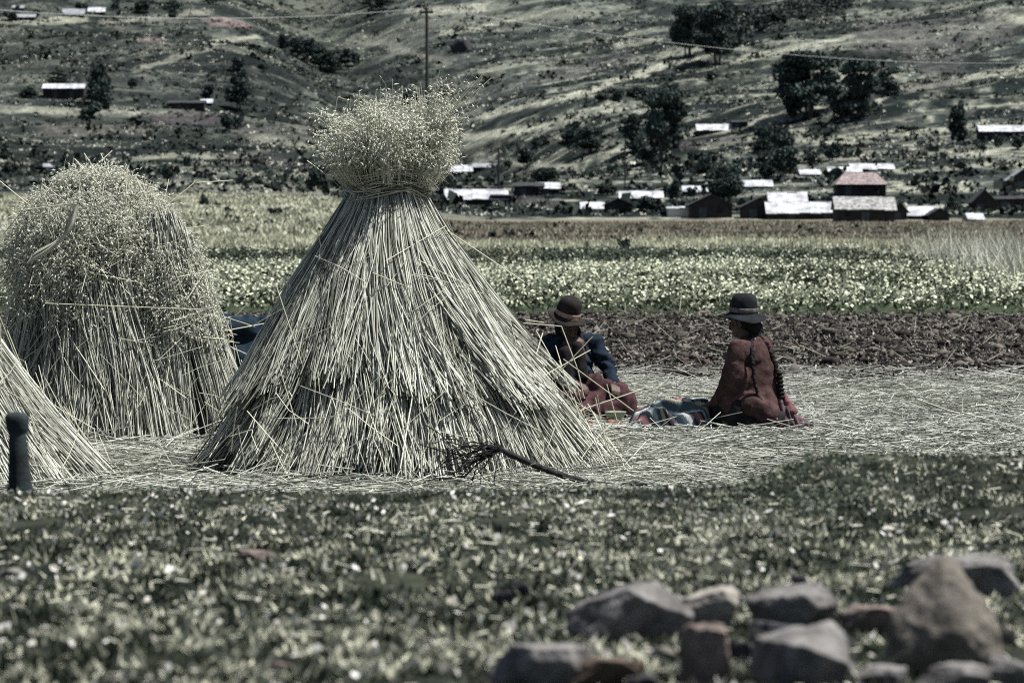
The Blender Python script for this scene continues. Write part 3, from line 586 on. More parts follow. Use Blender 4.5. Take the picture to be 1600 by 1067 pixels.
# ================================================================ smooth bodies from overlapping limbs
_ib = bmesh.new(); bmesh.ops.create_icosphere(_ib, subdivisions=2, radius=1.0); _IV = [v.co.copy() for v in _ib.verts]; _ib.free()
def _hull(pts):
    b = bmesh.new()
    for p in pts: b.verts.new(p)
    b.verts.ensure_lookup_table(); r = bmesh.ops.convex_hull(b, input=b.verts)
    b.verts.index_update(); V = [v.co[:] for v in b.verts]; F = [[v.index for v in f.verts] for f in b.faces]
    b.free(); return V, F
def blob(name, prims, voxel, mat, parent, smooth=4, disp=None, col=None):
    Vs = []; Fs = []; o = 0
    for p in prims:
        if p[0] == 'c':
            a, b = Vector(p[1]), Vector(p[2]); pts = [a+v*p[3] for v in _IV]+[b+v*p[4] for v in _IV]
        else:
            rot = Matrix.Rotation(0, 3, 'X') if len(p) < 4 else p[3]
            pts = [Vector(p[1])+rot @ Vector((v.x*p[2][0], v.y*p[2][1], v.z*p[2][2])) for v in _IV]
        V, F = _hull(pts); Vs += V; Fs += [[i+o for i in f] for f in F]; o += len(V)
    me = bpy.data.meshes.new('tmp'); me.from_pydata(Vs, [], Fs); ob = bpy.data.objects.new('tmp', me); COL.objects.link(ob)
    md = ob.modifiers.new('r', 'REMESH'); md.mode = 'VOXEL'; md.voxel_size = voxel
    if smooth: sm = ob.modifiers.new('s', 'SMOOTH'); sm.iterations = smooth; sm.factor = .5
    dg = bpy.context.evaluated_depsgraph_get(); me2 = bpy.data.meshes.new_from_object(ob.evaluated_get(dg)); me2.name = name
    bpy.data.objects.remove(ob); bpy.data.meshes.remove(me)
    me2.materials.clear(); me2.materials.append(mat)
    if disp:
        ns = [v.normal.copy() for v in me2.vertices]
        for v, n_ in zip(me2.vertices, ns): v.co += n_*disp(v.co)
    if col:
        a = me2.color_attributes.new('Col', 'FLOAT_COLOR', 'POINT')
        for i, v in enumerate(me2.vertices): a.data[i].color = (*col(v.co), 1)
    for p in me2.polygons: p.use_smooth = True
    ob = bpy.data.objects.new(name, me2); COL.objects.link(ob); ob.parent = parent; return ob
def lathe(name, prof, mat, parent, n=40, M4=None, wob=None):
    V = []
    for (r, z) in prof:
        for k in range(n):
            a = 2*PI*k/n; p = Vector((r*math.cos(a), r*math.sin(a), z))
            if wob: p = wob(p, a, r)
            V.append((M4 @ p)[:] if M4 else p[:])
    m = len(prof); F = [[i*n+j, i*n+(j+1) % n, (i+1)*n+(j+1) % n, (i+1)*n+j] for i in range(m-1) for j in range(n)]
    return npmesh(name, np.array(V), np.array(F), mat, parent, smooth=True)
M['skin'] = m_plain('skin', (0.07, 0.042, 0.034), 0.6, .3, .1, 20)
M['hair'] = m_plain('black_hair', (0.010, 0.009, 0.010), 0.8, .15, .3, 60)
M['felt'] = m_plain('dark_felt', (0.014, 0.016, 0.019), 0.9, .1, .35, 14, .2)
M['feltb'] = m_plain('brown_felt', (0.022, 0.019, 0.018), 0.9, .1, .3, 14, .2)
M['ribbon'] = m_plain('hat_ribbon', (0.10, 0.095, 0.09), 0.7, .2, .4, 40)
M['ribbonb'] = m_plain('tan_hat_ribbon', (0.26, 0.18, 0.15), 0.7, .2, .2, 30)
M['wool'] = m_plain('red_wool', (0.15, 0.06, 0.062), 0.95, .05, .35, 22, .5)
M['shawl'] = m_plain('rust_wool', (0.060, 0.036, 0.035), 0.95, .05, .35, 16, .6)
M['skirt'] = m_plain('black_skirt', (0.015, 0.014, 0.016), 0.9, .1, .4, 10, .4)
M['mauve'] = m_plain('mauve_skirt', (0.11, 0.075, 0.085), 0.9, .1, .4, 14, .4)
M['maroon'] = m_plain('maroon_skirt', (0.050, 0.025, 0.028), 0.9, .1, .4, 10, .4)
M['navy'] = m_plain('navy_cardigan', (0.010, 0.017, 0.029), 0.92, .1, .35, 24, .5)
M['blouse'] = m_plain('dark_blouse', (0.011, 0.010, 0.011), 0.9, .1, .4, 18)
M['petti'] = m_plain('dusty_pink_cloth', (0.13, 0.065, 0.07), 0.95, .05, .35, 22, .5)
M['cream'] = m_plain('cream_collar', (0.5, 0.46, 0.42), 0.9, .1, .2, 20)
M['eye'] = m_plain('eye_dark', (0.02, 0.015, 0.012), 0.2, .5, .1, 5)
M['tarp'] = m_plain('navy_blanket', (0.010, 0.02, 0.032), 0.85, .1, .4, 5, .4)

def frame(fwd, pitch=0.0, roll=0.0):
    """columns: right-hand side, forward, up of a head or torso looking along fwd"""
    f = Vector((fwd[0], fwd[1], 0)).normalized(); r = Vector((f.y, -f.x, 0)); u = Vector((0, 0, 1))
    m = Matrix((r, f, u)).transposed()
    return m @ Matrix.Rotation(pitch, 3, 'X') @ Matrix.Rotation(roll, 3, 'Y')
def head_prims(c, Fm):
    g = lambda x, y, z: Vector(c)+Fm @ Vector((x, y, z))
    return [('e', g(0, -.012, .03), (.072, .09, .088), Fm), ('e', g(0, .012, -.03), (.058, .07, .072), Fm), ('e', g(0, .045, -.078), (.034, .034, .026), Fm),
            ('c', g(0, .082, .012), g(0, .098, -.026), .009, .014), ('e', g(.014, .09, -.030), (.008, .009, .007), Fm), ('e', g(-.014, .09, -.030), (.008, .009, .007), Fm),
            ('e', g(0, .078, -.055), (.024, .012, .006), Fm), ('e', g(0, .076, -.065), (.021, .012, .006), Fm), ('e', g(.034, .056, -.02), (.02, .02, .018), Fm), ('e', g(-.034, .056, -.02), (.02, .02, .018), Fm),
            ('c', g(-.038, .076, .030), g(.038, .076, .030), .009, .009), ('e', g(.073, -.008, -.01), (.008, .018, .03), Fm), ('e', g(-.073, -.008, -.01), (.008, .018, .03), Fm)]
def hand_prims(wr, d, nrm, side=1, curl=.5, k=1.0):
    """palm, four bent fingers of unequal length and a thumb leaving the side of the palm"""
    d = Vector(d).normalized(); nrm = Vector(nrm); nrm = (nrm-d*nrm.dot(d)).normalized(); s = d.cross(nrm)*side
    wr = Vector(wr); P = [('c', wr, wr+d*.03*k, .022*k, .024*k)]
    for q, L in ((-.028, .062), (-.010, .074), (.010, .080), (.028, .070)):
        b = wr+d*.085*k+s*q*k; P.append(('c', wr+d*.02*k+s*q*.7*k, b, .012*k, .0105*k))
        d1 = (d*math.cos(curl*.6)-nrm*math.sin(curl*.6)); d2 = (d*math.cos(curl*1.5)-nrm*math.sin(curl*1.5)); d3 = (d*math.cos(curl*2.3)-nrm*math.sin(curl*2.3))
        j1 = b+d1*L*.45*k; j2 = j1+d2*L*.32*k; j3 = j2+d3*L*.25*k
        P += [('c', b, j1, .0098*k, .0088*k), ('c', j1, j2, .0088*k, .0078*k), ('c', j2, j3, .0078*k, .0066*k)]
    t0 = wr+d*.025*k+s*.026*k; t1 = t0+(d*.6+s*.75-nrm*.2).normalized()*.038*k; t2 = t1+(d*.85+s*.3-nrm*.3).normalized()*.032*k
    return P+[('c', t0, t1, .013*k, .011*k), ('c', t1, t2, .011*k, .0085*k)]
nz = lambda p, s: mnoise.noise(Vector(p)*s)

# ---------------------------------------------------------------- woman on the right, seen from behind
O1 = Vector(((1175-800)/FP*25.3, 25.3, 0.0)); O1.z = ground(O1.x, O1.y)+.004
w1 = empty('person', O1, 'woman in rust red shawl sitting with her back to the camera, black braids, dark hat', 'person')
f1 = Vector((-.88, .47, 0)).normalized(); F1 = frame(f1, -.18); hc = Vector((-.058, .02, .705))
Lsh, Rsh = Vector((-.085, -.14, .535)), Vector((.075, .15, .535))
body = head_prims(hc, F1)+[('c', (-.045, .01, .64), (-.01, .0, .55), .052, .058), ('c', (-.01, 0, .50), (.02, 0, .30), .12, .115), ('c', (.02, 0, .30), (.05, 0, .13), .115, .13),
    ('c', Lsh, Rsh, .055, .055), ('c', Lsh, (-.155, -.15, .30), .05, .04), ('c', (-.155, -.15, .30), (-.265, -.05, .165), .038, .026),
    ('c', Rsh, (-.02, .22, .30), .05, .04), ('c', (-.02, .22, .30), (-.25, .10, .165), .038, .026),
    ('c', (.05, -.09, .12), (-.20, -.09, .10), .085, .06), ('c', (.05, .09, .12), (-.19, .13, .10), .085, .06),
    ('c', (-.20, -.09, .07), (.14, -.10, .05), .05, .035), ('c', (-.19, .13, .07), (.14, .10, .05), .05, .035), ('c', (.14, -.10, .045), (.27, -.08, .035), .033, .028), ('c', (.14, .10, .045), (.27, .08, .035), .033, .028)]
body += hand_prims((-.262, -.052, .168), (-.85, .35, -.25), (0, .1, 1), 1, .55)+hand_prims((-.25, .10, .165), (-.8, -.5, -.2), (0, -.1, 1), -1, .7)
blob('body', body, .0055, M['skin'], w1, 3)
for sx in (-1, 1):
    p = hc+F1 @ Vector((sx*.030, .078, .010)); blob('eye', [('e', p, (.011, .008, .007), F1)], .002, M['eye'], w1, 1)
def sh_disp(p):
    a = math.atan2(p.y, p.x); return .010*nz(p, 7)+.006*nz(p, 19)+.008*math.sin(p.x*26+p.z*9+3*nz(p, 3))*(1 if p.z < .45 else .3)
blob('shawl', [('c', Lsh*.98, Rsh*.98, .078, .078), ('c', (-.03, 0, .585), (0, 0, .50), .062, .12), ('c', (0, 0, .50), (.03, -.01, .26), .135, .165), ('c', (.03, -.01, .26), (.06, -.01, .10), .165, .19),
    ('c', Lsh+Vector((-.01, -.01, 0)), (-.165, -.16, .31), .074, .066), ('c', (-.165, -.16, .31), (-.235, -.08, .18), .062, .042), ('c', Rsh, (.02, .20, .30), .07, .07), ('c', (.02, .20, .30), (-.20, .12, .19), .06, .045),
    ('c', (-.10, -.10, .36), (-.14, -.09, .16), .09, .10), ('c', (-.02, -.13, .16), (.10, -.13, .10), .105, .10)], .009, M['shawl'], w1, 8, sh_disp)
blob('skirt', [('e', (-.03, .02, .045), (.27, .24, .12)), ('c', (-.10, -.11, .12), (-.20, -.10, .10), .11, .075), ('c', (-.20, -.12, .05), (-.10, -.15, .05), .06, .07), ('c', (-.15, -.10, .09), (-.21, -.02, .08), .09, .075), ('c', (-.20, .14, .09), (.0, .12, .10), .09, .12), ('e', (.15, -.02, .05), (.15, .2, .10))],
     .009, M['skirt'], w1, 6, lambda p: .014*math.sin(p.x*60+6*nz(p, 4))*max(0, 1-p.z*4)+.01*nz(p, 12))
blob('skirt_hem', [('c', (.17, -.10, .17), (.27, -.10, .03), .04, .05), ('c', (.22, -.08, .07), (.37, -.05, .015), .06, .03), ('c', (.15, -.16, .05), (.24, -.14, .03), .05, .04)],
     .007, M['mauve'], w1, 3, lambda p: .012*math.sin(p.x*120+p.y*60+4*nz(p, 9)))
blob('petticoat', [('c', (.19, -.07, .25), (.255, -.11, .12), .022, .034), ('c', (.20, -.02, .22), (.27, -.06, .12), .02, .03)], .006, M['petti'], w1, 3, lambda p: .004*nz(p, 30))
blob('shoe', [('c', (.02, -.235, .025), (.11, -.235, .028), .024, .03), ('c', (-.03, -.22, .02), (.03, -.235, .022), .018, .024)], .006, M['skirt'], w1, 3)
blob('collar', [('c', (-.115, -.055, .60), (-.06, -.085, .575), .011, .013), ('c', (-.06, -.085, .575), (.015, -.07, .595), .013, .014), ('c', (.015, -.07, .595), (.045, -.02, .60), .014, .012), ('c', (-.115, -.055, .60), (-.12, .0, .585), .011, .01)], .005, M['cream'], w1, 2, lambda p: .003*nz(p, 50))
hair = blob('hair', [('e', hc+F1 @ Vector((0, -.03, .02)), (.084, .088, .095), F1), ('e', hc+F1 @ Vector((0, -.07, -.04)), (.066, .045, .06), F1), ('c', hc+F1 @ Vector((.03, -.09, -.05)), (.02, -.03, .60), .035, .03)], .006, M['hair'], w1, 3, lambda p: .003*nz(p, 60))
def braid(name, pts, r0, r1, seed):
    pts = [Vector(p) for p in pts]; pr = []; segs = 0
    for a, b in zip(pts[:-1], pts[1:]):
        m = max(2, int((b-a).length/.019))
        for k in range(m):
            t = k/m; q = a.lerp(b, t); s = segs % 3-1; segs += 1; T = segs/40.; r = r0+(r1-r0)*min(1, T)
            d = (b-a).normalized(); sd = d.cross(Vector((0, 1, 0))).normalized()
            pr.append(('c', q+sd*s*r*.45, q+d*.024-sd*s*r*.45, r*.72, r*.72))
    return blob(name, pr, .0035, M['hair'], w1, 1)
braid('braid', [(-.005, -.06, .63), (-.012, -.155, .54), (-.008, -.19, .44), (.0, -.195, .34), (.03, -.20, .22), (.10, -.21, .14)], .017, .009, 1)
b2 = braid('braid', [(.03, -.03, .62), (.09, -.06, .56), (.145, -.07, .44), (.17, -.09, .36), (.178, -.10, .28)], .02, .018, 2)
blob('tassel', [('c', (.175, -.10, .37), (.186, -.11, .215), .02, .026)], .005, M['hair'], w1, 1, lambda p: .004*math.sin(p.z*240))
def hat(parent, c, axis, mat, rib, Rb, Hd, Rd, droop, seed, knob=False, dz=0):
    ax = Vector(axis).normalized(); q = ax.to_track_quat('Z', 'Y').to_matrix().to_4x4(); q.translation = Vector(c)
    prof = [(Rb*.5, -.012), (Rb*.985, -droop-.004), (Rb, -droop), (Rb*.985, -droop+.004), (Rb*.8, -droop*.45+.003), (Rd+.006, .004), (Rd+.001, .018), (Rd*1.0, Hd*.3), (Rd*.97, Hd*.62), (Rd*.86, Hd*.84), (Rd*.6, Hd*.97), (Rd*.3, Hd*1.0), (.001, Hd*.99)]
    def wob(p, a, r):
        k = max(0, (r-Rd)/(Rb-Rd+1e-6)); p.z += k*(.010*math.sin(a*2+seed)+.005*math.sin(a*3+seed*2)); p.x *= 1+.02*math.sin(a+seed)
        return p+Vector((nz(p+Vector((seed, 0, 0)), 14), nz(p, 13), nz(p, 15)))*.004
    h = lathe('hat', prof, mat, parent, 56, q, wob)
    n = 56; pr = [(Rd+.004, .012), (Rd+.0065, .016), (Rd+.006, .040), (Rd+.003, .043)]
    lathe('hat_band', pr, rib, h, n, q, lambda p, a, r: Vector((p.x*(1+.02*math.sin(a+seed)), p.y, p.z)))
    return h
hat(w1, (-.055, -.005, .762), (.03, -.10, 1), M['felt'], M['ribbon'], .152, .135, .090, .030, 1.3)

# ---------------------------------------------------------------- woman on the left, facing the camera with bowed head
O2 = Vector(((900-800)/FP*26.6, 26.6, 0.0)); O2.z = ground(O2.x, O2.y)+.004
w2 = empty('person', O2, 'woman in navy cardigan and maroon skirt sitting with bowed head beside the largest stook', 'person')
f2 = Vector((.42, -.9, 0)).normalized(); F2 = frame(f2, -.62); hc = Vector((-.055, -.045, .655))
A, B = Vector((.125, .05, .52)), Vector((-.175, -.04, .52))
eA, wA = Vector((.225, .0, .35)), Vector((.255, -.14, .265)); eB, wB = Vector((-.22, -.17, .33)), Vector((-.03, -.29, .27))
body = head_prims(hc, F2)+[('c', (-.05, -.02, .60), (-.03, .01, .52), .052, .058), ('c', (-.03, 0, .48), (-.01, .03, .28), .12, .12), ('c', (-.01, .03, .28), (0, .04, .13), .12, .14), ('c', A, B, .055, .055),
    ('c', A, eA, .05, .04), ('c', eA, wA, .038, .026), ('c', B, eB, .05, .04), ('c', eB, wB, .038, .026), ('c', (.08, .02, .12), (.33, -.12, .15), .09, .065), ('c', (-.09, 0, .12), (-.25, -.28, .15), .09, .065),
    ('c', (.33, -.12, .12), (.02, -.26, .06), .055, .035), ('c', (-.25, -.28, .12), (.08, -.32, .055), .055, .035), ('c', (.02, -.26, .05), (-.10, -.28, .035), .034, .028), ('c', (.08, -.32, .045), (.19, -.32, .035), .034, .028)]
body += hand_prims(wA, (.15, -.8, -.45), (.2, -.3, 1), -1, .5)+hand_prims(wB, (.7, -.4, -.3), (0, -.2, 1), 1, .6)
blob('body', body, .0055, M['skin'], w2, 3)
for sx in (-1, 1):
    p = hc+F2 @ Vector((sx*.030, .078, .010)); blob('eye', [('e', p, (.011, .008, .007), F2)], .002, M['eye'], w2, 1)
blob('hair', [('e', hc+F2 @ Vector((0, -.03, .025)), (.083, .085, .088), F2), ('c', hc+F2 @ Vector((.075, -.02, -.02)), (-.11, -.08, .50), .02, .014), ('c', hc+F2 @ Vector((-.075, -.02, -.02)), (.06, -.06, .50), .02, .014)], .006, M['hair'], w2, 3)
blob('cardigan', [('c', A, B, .075, .075), ('c', (-.04, -.0, .55), (-.03, .02, .45), .07, .13), ('c', (-.03, .02, .45), (-.01, .04, .20), .135, .165), ('c', A, eA, .068, .058), ('c', eA, wA, .056, .04), ('c', B, eB, .068, .058), ('c', eB, wB, .056, .04)],
     .008, M['navy'], w2, 6, lambda p: .008*nz(p, 9)+.007*math.sin(p.z*75+p.x*30+5*nz(p, 6)))
blob('blouse', [('c', (.005, -.12, .50), (.03, -.14, .30), .045, .06), ('c', (-.08, -.13, .46), (-.07, -.15, .30), .06, .07)], .007, M['blouse'], w2, 4, lambda p: .004*nz(p, 20))
blob('skirt', [('e', (.02, -.06, .10), (.30, .26, .15)), ('c', (.04, -.08, .22), (.30, -.14, .155), .115, .10), ('c', (-.06, -.08, .2), (-.27, -.25, .15), .11, .10), ('c', (.30, -.14, .15), (.36, -.16, .07), .095, .075),
     ('c', (.33, -.15, .09), (.0, -.33, .07), .085, .075), ('e', (0, -.2, .06), (.34, .2, .09)), ('c', (.05, -.1, .26), (.15, -.14, .24), .06, .08)], .009, M['maroon'], w2, 6,
     lambda p: .013*math.sin(p.x*42-p.z*30+p.y*20+6*nz(p, 5))+.009*nz(p, 14))
hat(w2, (-.062, -.045, .712), (.26, -.30, 1), M['feltb'], M['ribbonb'], .138, .145, .084, .018, 3.1)

# ---------------------------------------------------------------- things on the ground between them
def at_px(u, v, D, dz=0):
    x = (u-800)/FP*D; return Vector((x, D, ground(x, D)+dz))
nx, ny = 150, 90; su, sv = np.meshgrid(np.linspace(0, 1, nx), np.linspace(0, 1, ny), indexing='ij')
X = (su-.5)*.56+.03*np.sin(sv*7+su*5); Y = (sv-.5)*.40*(1-.25*np.sin(su*PI*1.3))+.05*np.sin(su*8)
rid = fbm(su*5+sv*3, sv*4-su*3, 300, 3); rid2 = 1-np.abs(2*fbm(su*3.2+sv*3.5, sv*2.4, 310, 2)-1)
Hh = .018+.075*rid2**3*(0.5+.8*np.sin(np.clip(su*1.1, 0, 1)*PI))+.03*rid*sst(0, .15, sv)*sst(1, .85, sv)+.05*sst(.7, 1, su)*(sv*.9+.1)
edge = np.minimum(np.minimum(su, 1-su), np.minimum(sv, 1-sv)); Hh = Hh*(.9+1.0*su)*sst(0, .10, edge)+.012
pal = [S(44, 56, 70), S(60, 82, 96), S(176, 172, 176), S(52, 62, 76), S(150, 92, 94), S(40, 48, 60), S(150, 165, 170), S(58, 88, 96), S(168, 150, 120), S(46, 58, 72), S(164, 108, 110), S(196, 194, 196), S(50, 66, 80)]
sc = (sv*22+su*17+1.2*rid).ravel(); ci = np.array(pal)[(np.floor(sc).astype(int)) % len(pal)]
i = np.arange(nx-1)[:, None]*ny+np.arange(ny-1)[None]; Fq = np.stack([i, i+1, i+ny+1, i+ny], -1).reshape(-1, 4)
top = np.stack([X.ravel(), Y.ravel(), Hh.ravel()], 1); o = npmesh('carrying_cloth', top, Fq, m_attr('woven_cloth', .9, .05, ((60, .15),)), col=ci, smooth=True)
o.location = at_px(1050, 660, 25.35, .006); o.rotation_euler = (0, 0, -.12); sm = o.modifiers.new('thick', 'SOLIDIFY'); sm.thickness = .006
tag(o, 'crumpled striped woven carrying cloth in blue, white and pink lying between the two women', 'cloth')
bl = tag(lathe('bowl', [(.001, .004), (.045, .006), (.062, .028), (.070, .052), (.073, .055), (.070, .050), (.058, .026), (.040, .012), (.001, .010)], m_plain('enamel_bowl', (.30, .34, .25), .5, .3, .15, 20), None, 32),
    'small pale green bowl on the ground in front of the woman in navy', 'bowl'); bl.location = at_px(962, 650, 25.9, .04)
n_ = 40; a, b = np.meshgrid(np.linspace(-.5, .5, n_), np.linspace(-.5, .5, n_), indexing='ij'); hz = .012+.018*fbm(a*5+3, b*5, 320, 3)
i = np.arange(n_-1)[:, None]*n_+np.arange(n_-1)[None]
o = npmesh('napkin', np.stack([(a*.34+.02*np.sin(b*9)).ravel(), (b*.22+.015*np.sin(a*11)).ravel(), hz.ravel()], 1), np.stack([i, i+1, i+n_+1, i+n_], -1).reshape(-1, 4), m_plain('pale_cloth', (.55, .52, .52), .9, .05, .15, 20), smooth=True)
o.location = at_px(945, 662, 25.55, .0); tag(o, 'pale napkin spread on the straw below the small bowl', 'napkin')
sm = o.modifiers.new('thick', 'SOLIDIFY'); sm.thickness = .004
pot = m_plain('potato_skin', (.20, .11, .075), .8, .2, .35, 25)
for k, (u, v, D, r, lb) in enumerate([(955, 668, 25.50, .026, 'orange brown potato in the middle of the pale napkin'), (966, 666, 25.55, .02, 'small reddish potato at the right side of the pale napkin'),
        (922, 670, 25.58, .024, 'reddish potato at the left edge of the pale napkin')]):
    e = bpy.data.objects.new('tmpp', None); o = blob('potato', [('e', (0, 0, 0), (r*1.4, r, r*.85))], .004, pot, None, 2, lambda p: .003*nz(p+Vector((k, 0, 0)), 40)); bpy.data.objects.remove(e)
    o.location = at_px(u, v, D, r*.85+.022); tag(o, lb, 'potato', 'potatoes on the napkin')
# dark heap of cloth seen in the gap between the stooks
o = blob('blanket_bundle', [('e', (0, 0, .25), (.34, .22, .30)), ('c', (-.2, 0, .58), (.16, .0, .56), .12, .12), ('c', (-.22, 0, .3), (.24, 0, .3), .2, .22)], .014, M['tarp'], None, 5, lambda p: .02*nz(p, 6)+.012*math.sin(p.x*40+8*nz(p, 4)))
o.location = at_px(385, 600, 27.4, 0.005); tag(o, 'dark navy blanket bundle glimpsed in the gap between two stooks', 'bundle')

# dead branch with tangled twigs at the foot of the large stook
br = empty('dead_branch', at_px(830, 740, 20.3), 'dark curved dead branch with tangled twigs, lying at the foot of the largest stook', 'branch')
pts = [(780, 697), (800, 708), (830, 722), (860, 735), (890, 746), (925, 755), (960, 761), (1010, 758), (1080, 757), (1150, 756), (1205, 749)]
D = 19.95; L0 = br.location
P = np.array([[(u-800)/FP*D-L0.x, D-L0.y-.22+.22*min(1, k/5), max(CZ-(v-HV)/FP*D, .015+.012)-L0.z] for k, (u, v) in enumerate(pts)])
tb = np.linspace(0, 10, 60); Pi = np.stack([np.interp(tb, range(11), P[:, q]) for q in range(3)], 1)
for _ in range(3): Pi[1:-1] = (Pi[:-2]+Pi[1:-1]*2+Pi[2:])/4
rad = np.interp(tb, [0, 1, 4, 6, 10], [.012, .018, .016, .009, .004])*(1+.12*np.sin(tb*9))
pr = [('c', Pi[q], Pi[q+1], rad[q], rad[q+1]) for q in range(59)]
M['root'] = m_plain('dark_wood', (.022, .020, .022), .85, .2, .5, 30, .6)
blob('stem', pr, .004, M['root'], br, 1)
tw = []; r_ = np.random.default_rng(77)
for q in range(50):
    p0 = Pi[0]+r_.normal(0, .01, 3); ang = r_.uniform(2.5, 4.3); Lw = r_.uniform(.12, .5); d = np.array([math.cos(ang), r_.normal(-.1, .25), math.sin(ang)*.55+.05]); K = 7; pl = [p0]
    for k in range(K-1):
        d = d+r_.normal(0, .28, 3)+np.array([-.03, 0, -.05]); d /= np.linalg.norm(d); pn = pl[-1]+d*Lw/(K-1); pn[2] = max(pn[2], .01); pl.append(pn)
    tw.append(pl)
V, F, k = tubes(np.array(tw), r_.uniform(.0015, .004, 50)); npmesh('twigs', V, F, M['root'], br)

# carved post standing at the lip of the bank
D = 11.25; ps = Vector(((31-800)/FP*D, D, ground((31-800)/FP*D, D)-.01))
q = FP/D; pst = empty('peg', ps, 'short dark carved post with a knob head standing at the left edge of the bank', 'post')
M['pegs'] = m_plain('weathered_post', (.022, .03, .033), .85, .2, .5, 12, .4)
zt = (HV+(CZ-ps.z)*q-645)/q
prf = [(.042, -.02), (.041, .02), (.035, .06), (.0275, zt-.075), (.026, zt-.062), (.029, zt-.054), (.033, zt-.045), (.035, zt-.022), (.034, zt-.010), (.026, zt-.001), (.001, zt+.004)]
lathe('shaft', prf[:5], M['pegs'], pst, 20, None, lambda p, a, r: p+Vector((-.012*p.z/zt+.002*math.sin(3*a+p.z*60), .0015*math.sin(5*a), 0)))
lathe('knob', prf[4:], M['pegs'], pst, 20, None, lambda p, a, r: p+Vector((-.012*p.z/zt+.0015*math.sin(4*a), .001*math.sin(3*a), 0)))

# ---------------------------------------------------------------- stones
def stone_mat(name, c, c2=None): return m_plain(name, c, .9, .15, .45, 14, .9, c2=c2)
MS = {'g': stone_mat('grey_stone', (.155, .148, .145)), 'p': stone_mat('pinkish_stone', (.15, .12, .11)), 'l': stone_mat('pale_stone', (.25, .23, .205)), 'b': stone_mat('brown_stone', (.09, .068, .055)), 't': stone_mat('tan_stone', (.14, .127, .11)), 'd': stone_mat('dark_stone', (.05, .05, .055))}
def rock(u, vb, w, h, mt, seed, label, cat='stone', grp='stones on the turf', dep=.8, sink=.18, cuts=9, peak=0, sub=5, D=None):
    p = hit(u, vb) if D is None else at_px(u, vb, D)
    W = w/FP*p.y/2*1.13; H = h/FP*p.y*1.1; r_ = np.random.default_rng(seed)
    b = bmesh.new(); bmesh.ops.create_icosphere(b, subdivisions=sub, radius=1)
    V = np.array([v.co[:] for v in b.verts]); F = np.array([[v.index for v in f.verts] for f in b.faces]); b.free()
    pre = [((r_.normal(0, .25), -1, -.35), .42), ((r_.normal(0, .2), r_.normal(0, .1), 1), .6), ((r_.normal(-.5, .3), -1, .3), .6)] if not peak else [((.3, -1, .15), .5), ((-1, -.35, .7), .58), ((1, -.2, .45), .62), ((-.2, -1, -.5), .45)]
    for k in range(cuts+len(pre)):
        if k < len(pre): n_ = np.array(pre[k][0]); d = pre[k][1]
        else: n_ = r_.normal(size=3); n_[2] = n_[2]*.6; d = r_.uniform(.55, .82)
        n_ = n_/np.linalg.norm(n_); s = V@n_-d
        V = V-np.maximum(s, 0)[:, None]*n_[None]*1.0
    if peak:
        hp = [(-1, -.6, -.4), (.95, -.7, -.4), (1.05, .5, -.4), (-1, .6, -.4), (-.96, -.45, .30), (.86, -.55, .26), (-.12, -.25, 1.0), (.12, .25, 1.02), (-.62, -.05, .66), (.50, -.1, .64), (.05, -.95, .12), (-.5, -.8, -.1)]
        b = bmesh.new()
        for q_ in hp: b.verts.new(q_)
        bmesh.ops.convex_hull(b, input=b.verts); bmesh.ops.delete(b, geom=[v for v in b.verts if not v.link_faces], context='VERTS')
        bmesh.ops.subdivide_edges(b, edges=b.edges, cuts=14, use_grid_fill=True)
        for _ in range(2): bmesh.ops.smooth_vert(b, verts=b.verts, factor=.5, use_axis_x=True, use_axis_y=True, use_axis_z=True)
        bmesh.ops.triangulate(b, faces=b.faces); b.verts.index_update(); V = np.array([v.co[:] for v in b.verts]); F = np.array([[v.index for v in f.verts] for f in b.faces]); b.free()
    V[:, 0] /= np.abs(V[:, 0]).max(); V[:, 2] /= np.abs(V[:, 2]).max(); V[:, 1] /= np.abs(V[:, 1]).max()
    nn = fbm(V[:, 0]*2.3+seed, V[:, 1]*2.3+V[:, 2]*1.7, seed, 4)-.5; V *= (1+(.12 if peak else .20)*nn)[:, None]; V *= (1+.10*(fbm(V[:, 0]*8+seed, V[:, 1]*6+V[:, 2]*7, seed+1, 3)-.5))[:, None]
    V = V*[W, W*dep, H*(.5+sink)]; V[:, 2] += H*(.5+sink)-H*sink*2; V[:, 1] += W*dep*.6
    o = npmesh('stone', V, F, MS[mt], smooth=True); o.location = p; o.rotation_euler = (0, 0, 0)
    tag(o, label, cat, grp); return o
rock(985, 1002, 176, 88, 'g', 3, 'long humped grey stone with a deep dark hollow side, left of the pale rounded one', dep=.55, cuts=6)
rock(1108, 988, 96, 66, 'l', 5, 'pale rounded stone between the long humped stone and the arched grey one')
rock(1232, 992, 138, 72, 'g', 8, 'arched grey stone at the back of the pile, right of the pale rounded stone', dep=.6)
rock(1212, 1012, 76, 40, 'd', 12, 'small dark stone tucked in front of the arched grey stone')
rock(1268, 1085, 156, 100, 'g', 14, 'large smooth grey stone at the bottom edge in the middle of the pile', cuts=5)
rock(1110, 1075, 84, 88, 'p', 17, 'upright pinkish stone standing left of the large smooth one')
rock(852, 1085, 156, 88, 'g', 23, 'flat topped grey stone at the bottom edge, leftmost of the pile', dep=.6, cuts=12)
rock(940, 1085, 136, 62, 'b', 27, 'low brown stone beside the flat topped grey one at the bottom edge')
rock(1482, 1062, 172, 172, 't', 31, 'tall pointed tan stone, the largest of the pile', cuts=5, peak=1, dep=.7)
rock(1492, 938, 194, 76, 'g', 36, 'wide grey slab lying behind the tall pointed stone', dep=.5)
rock(1358, 998, 88, 58, 'p', 39, 'reddish grey stone left of the tall pointed stone')
rock(1390, 1085, 88, 46, 'g', 41, 'low grey stone at the bottom edge just left of the tall pointed stone')
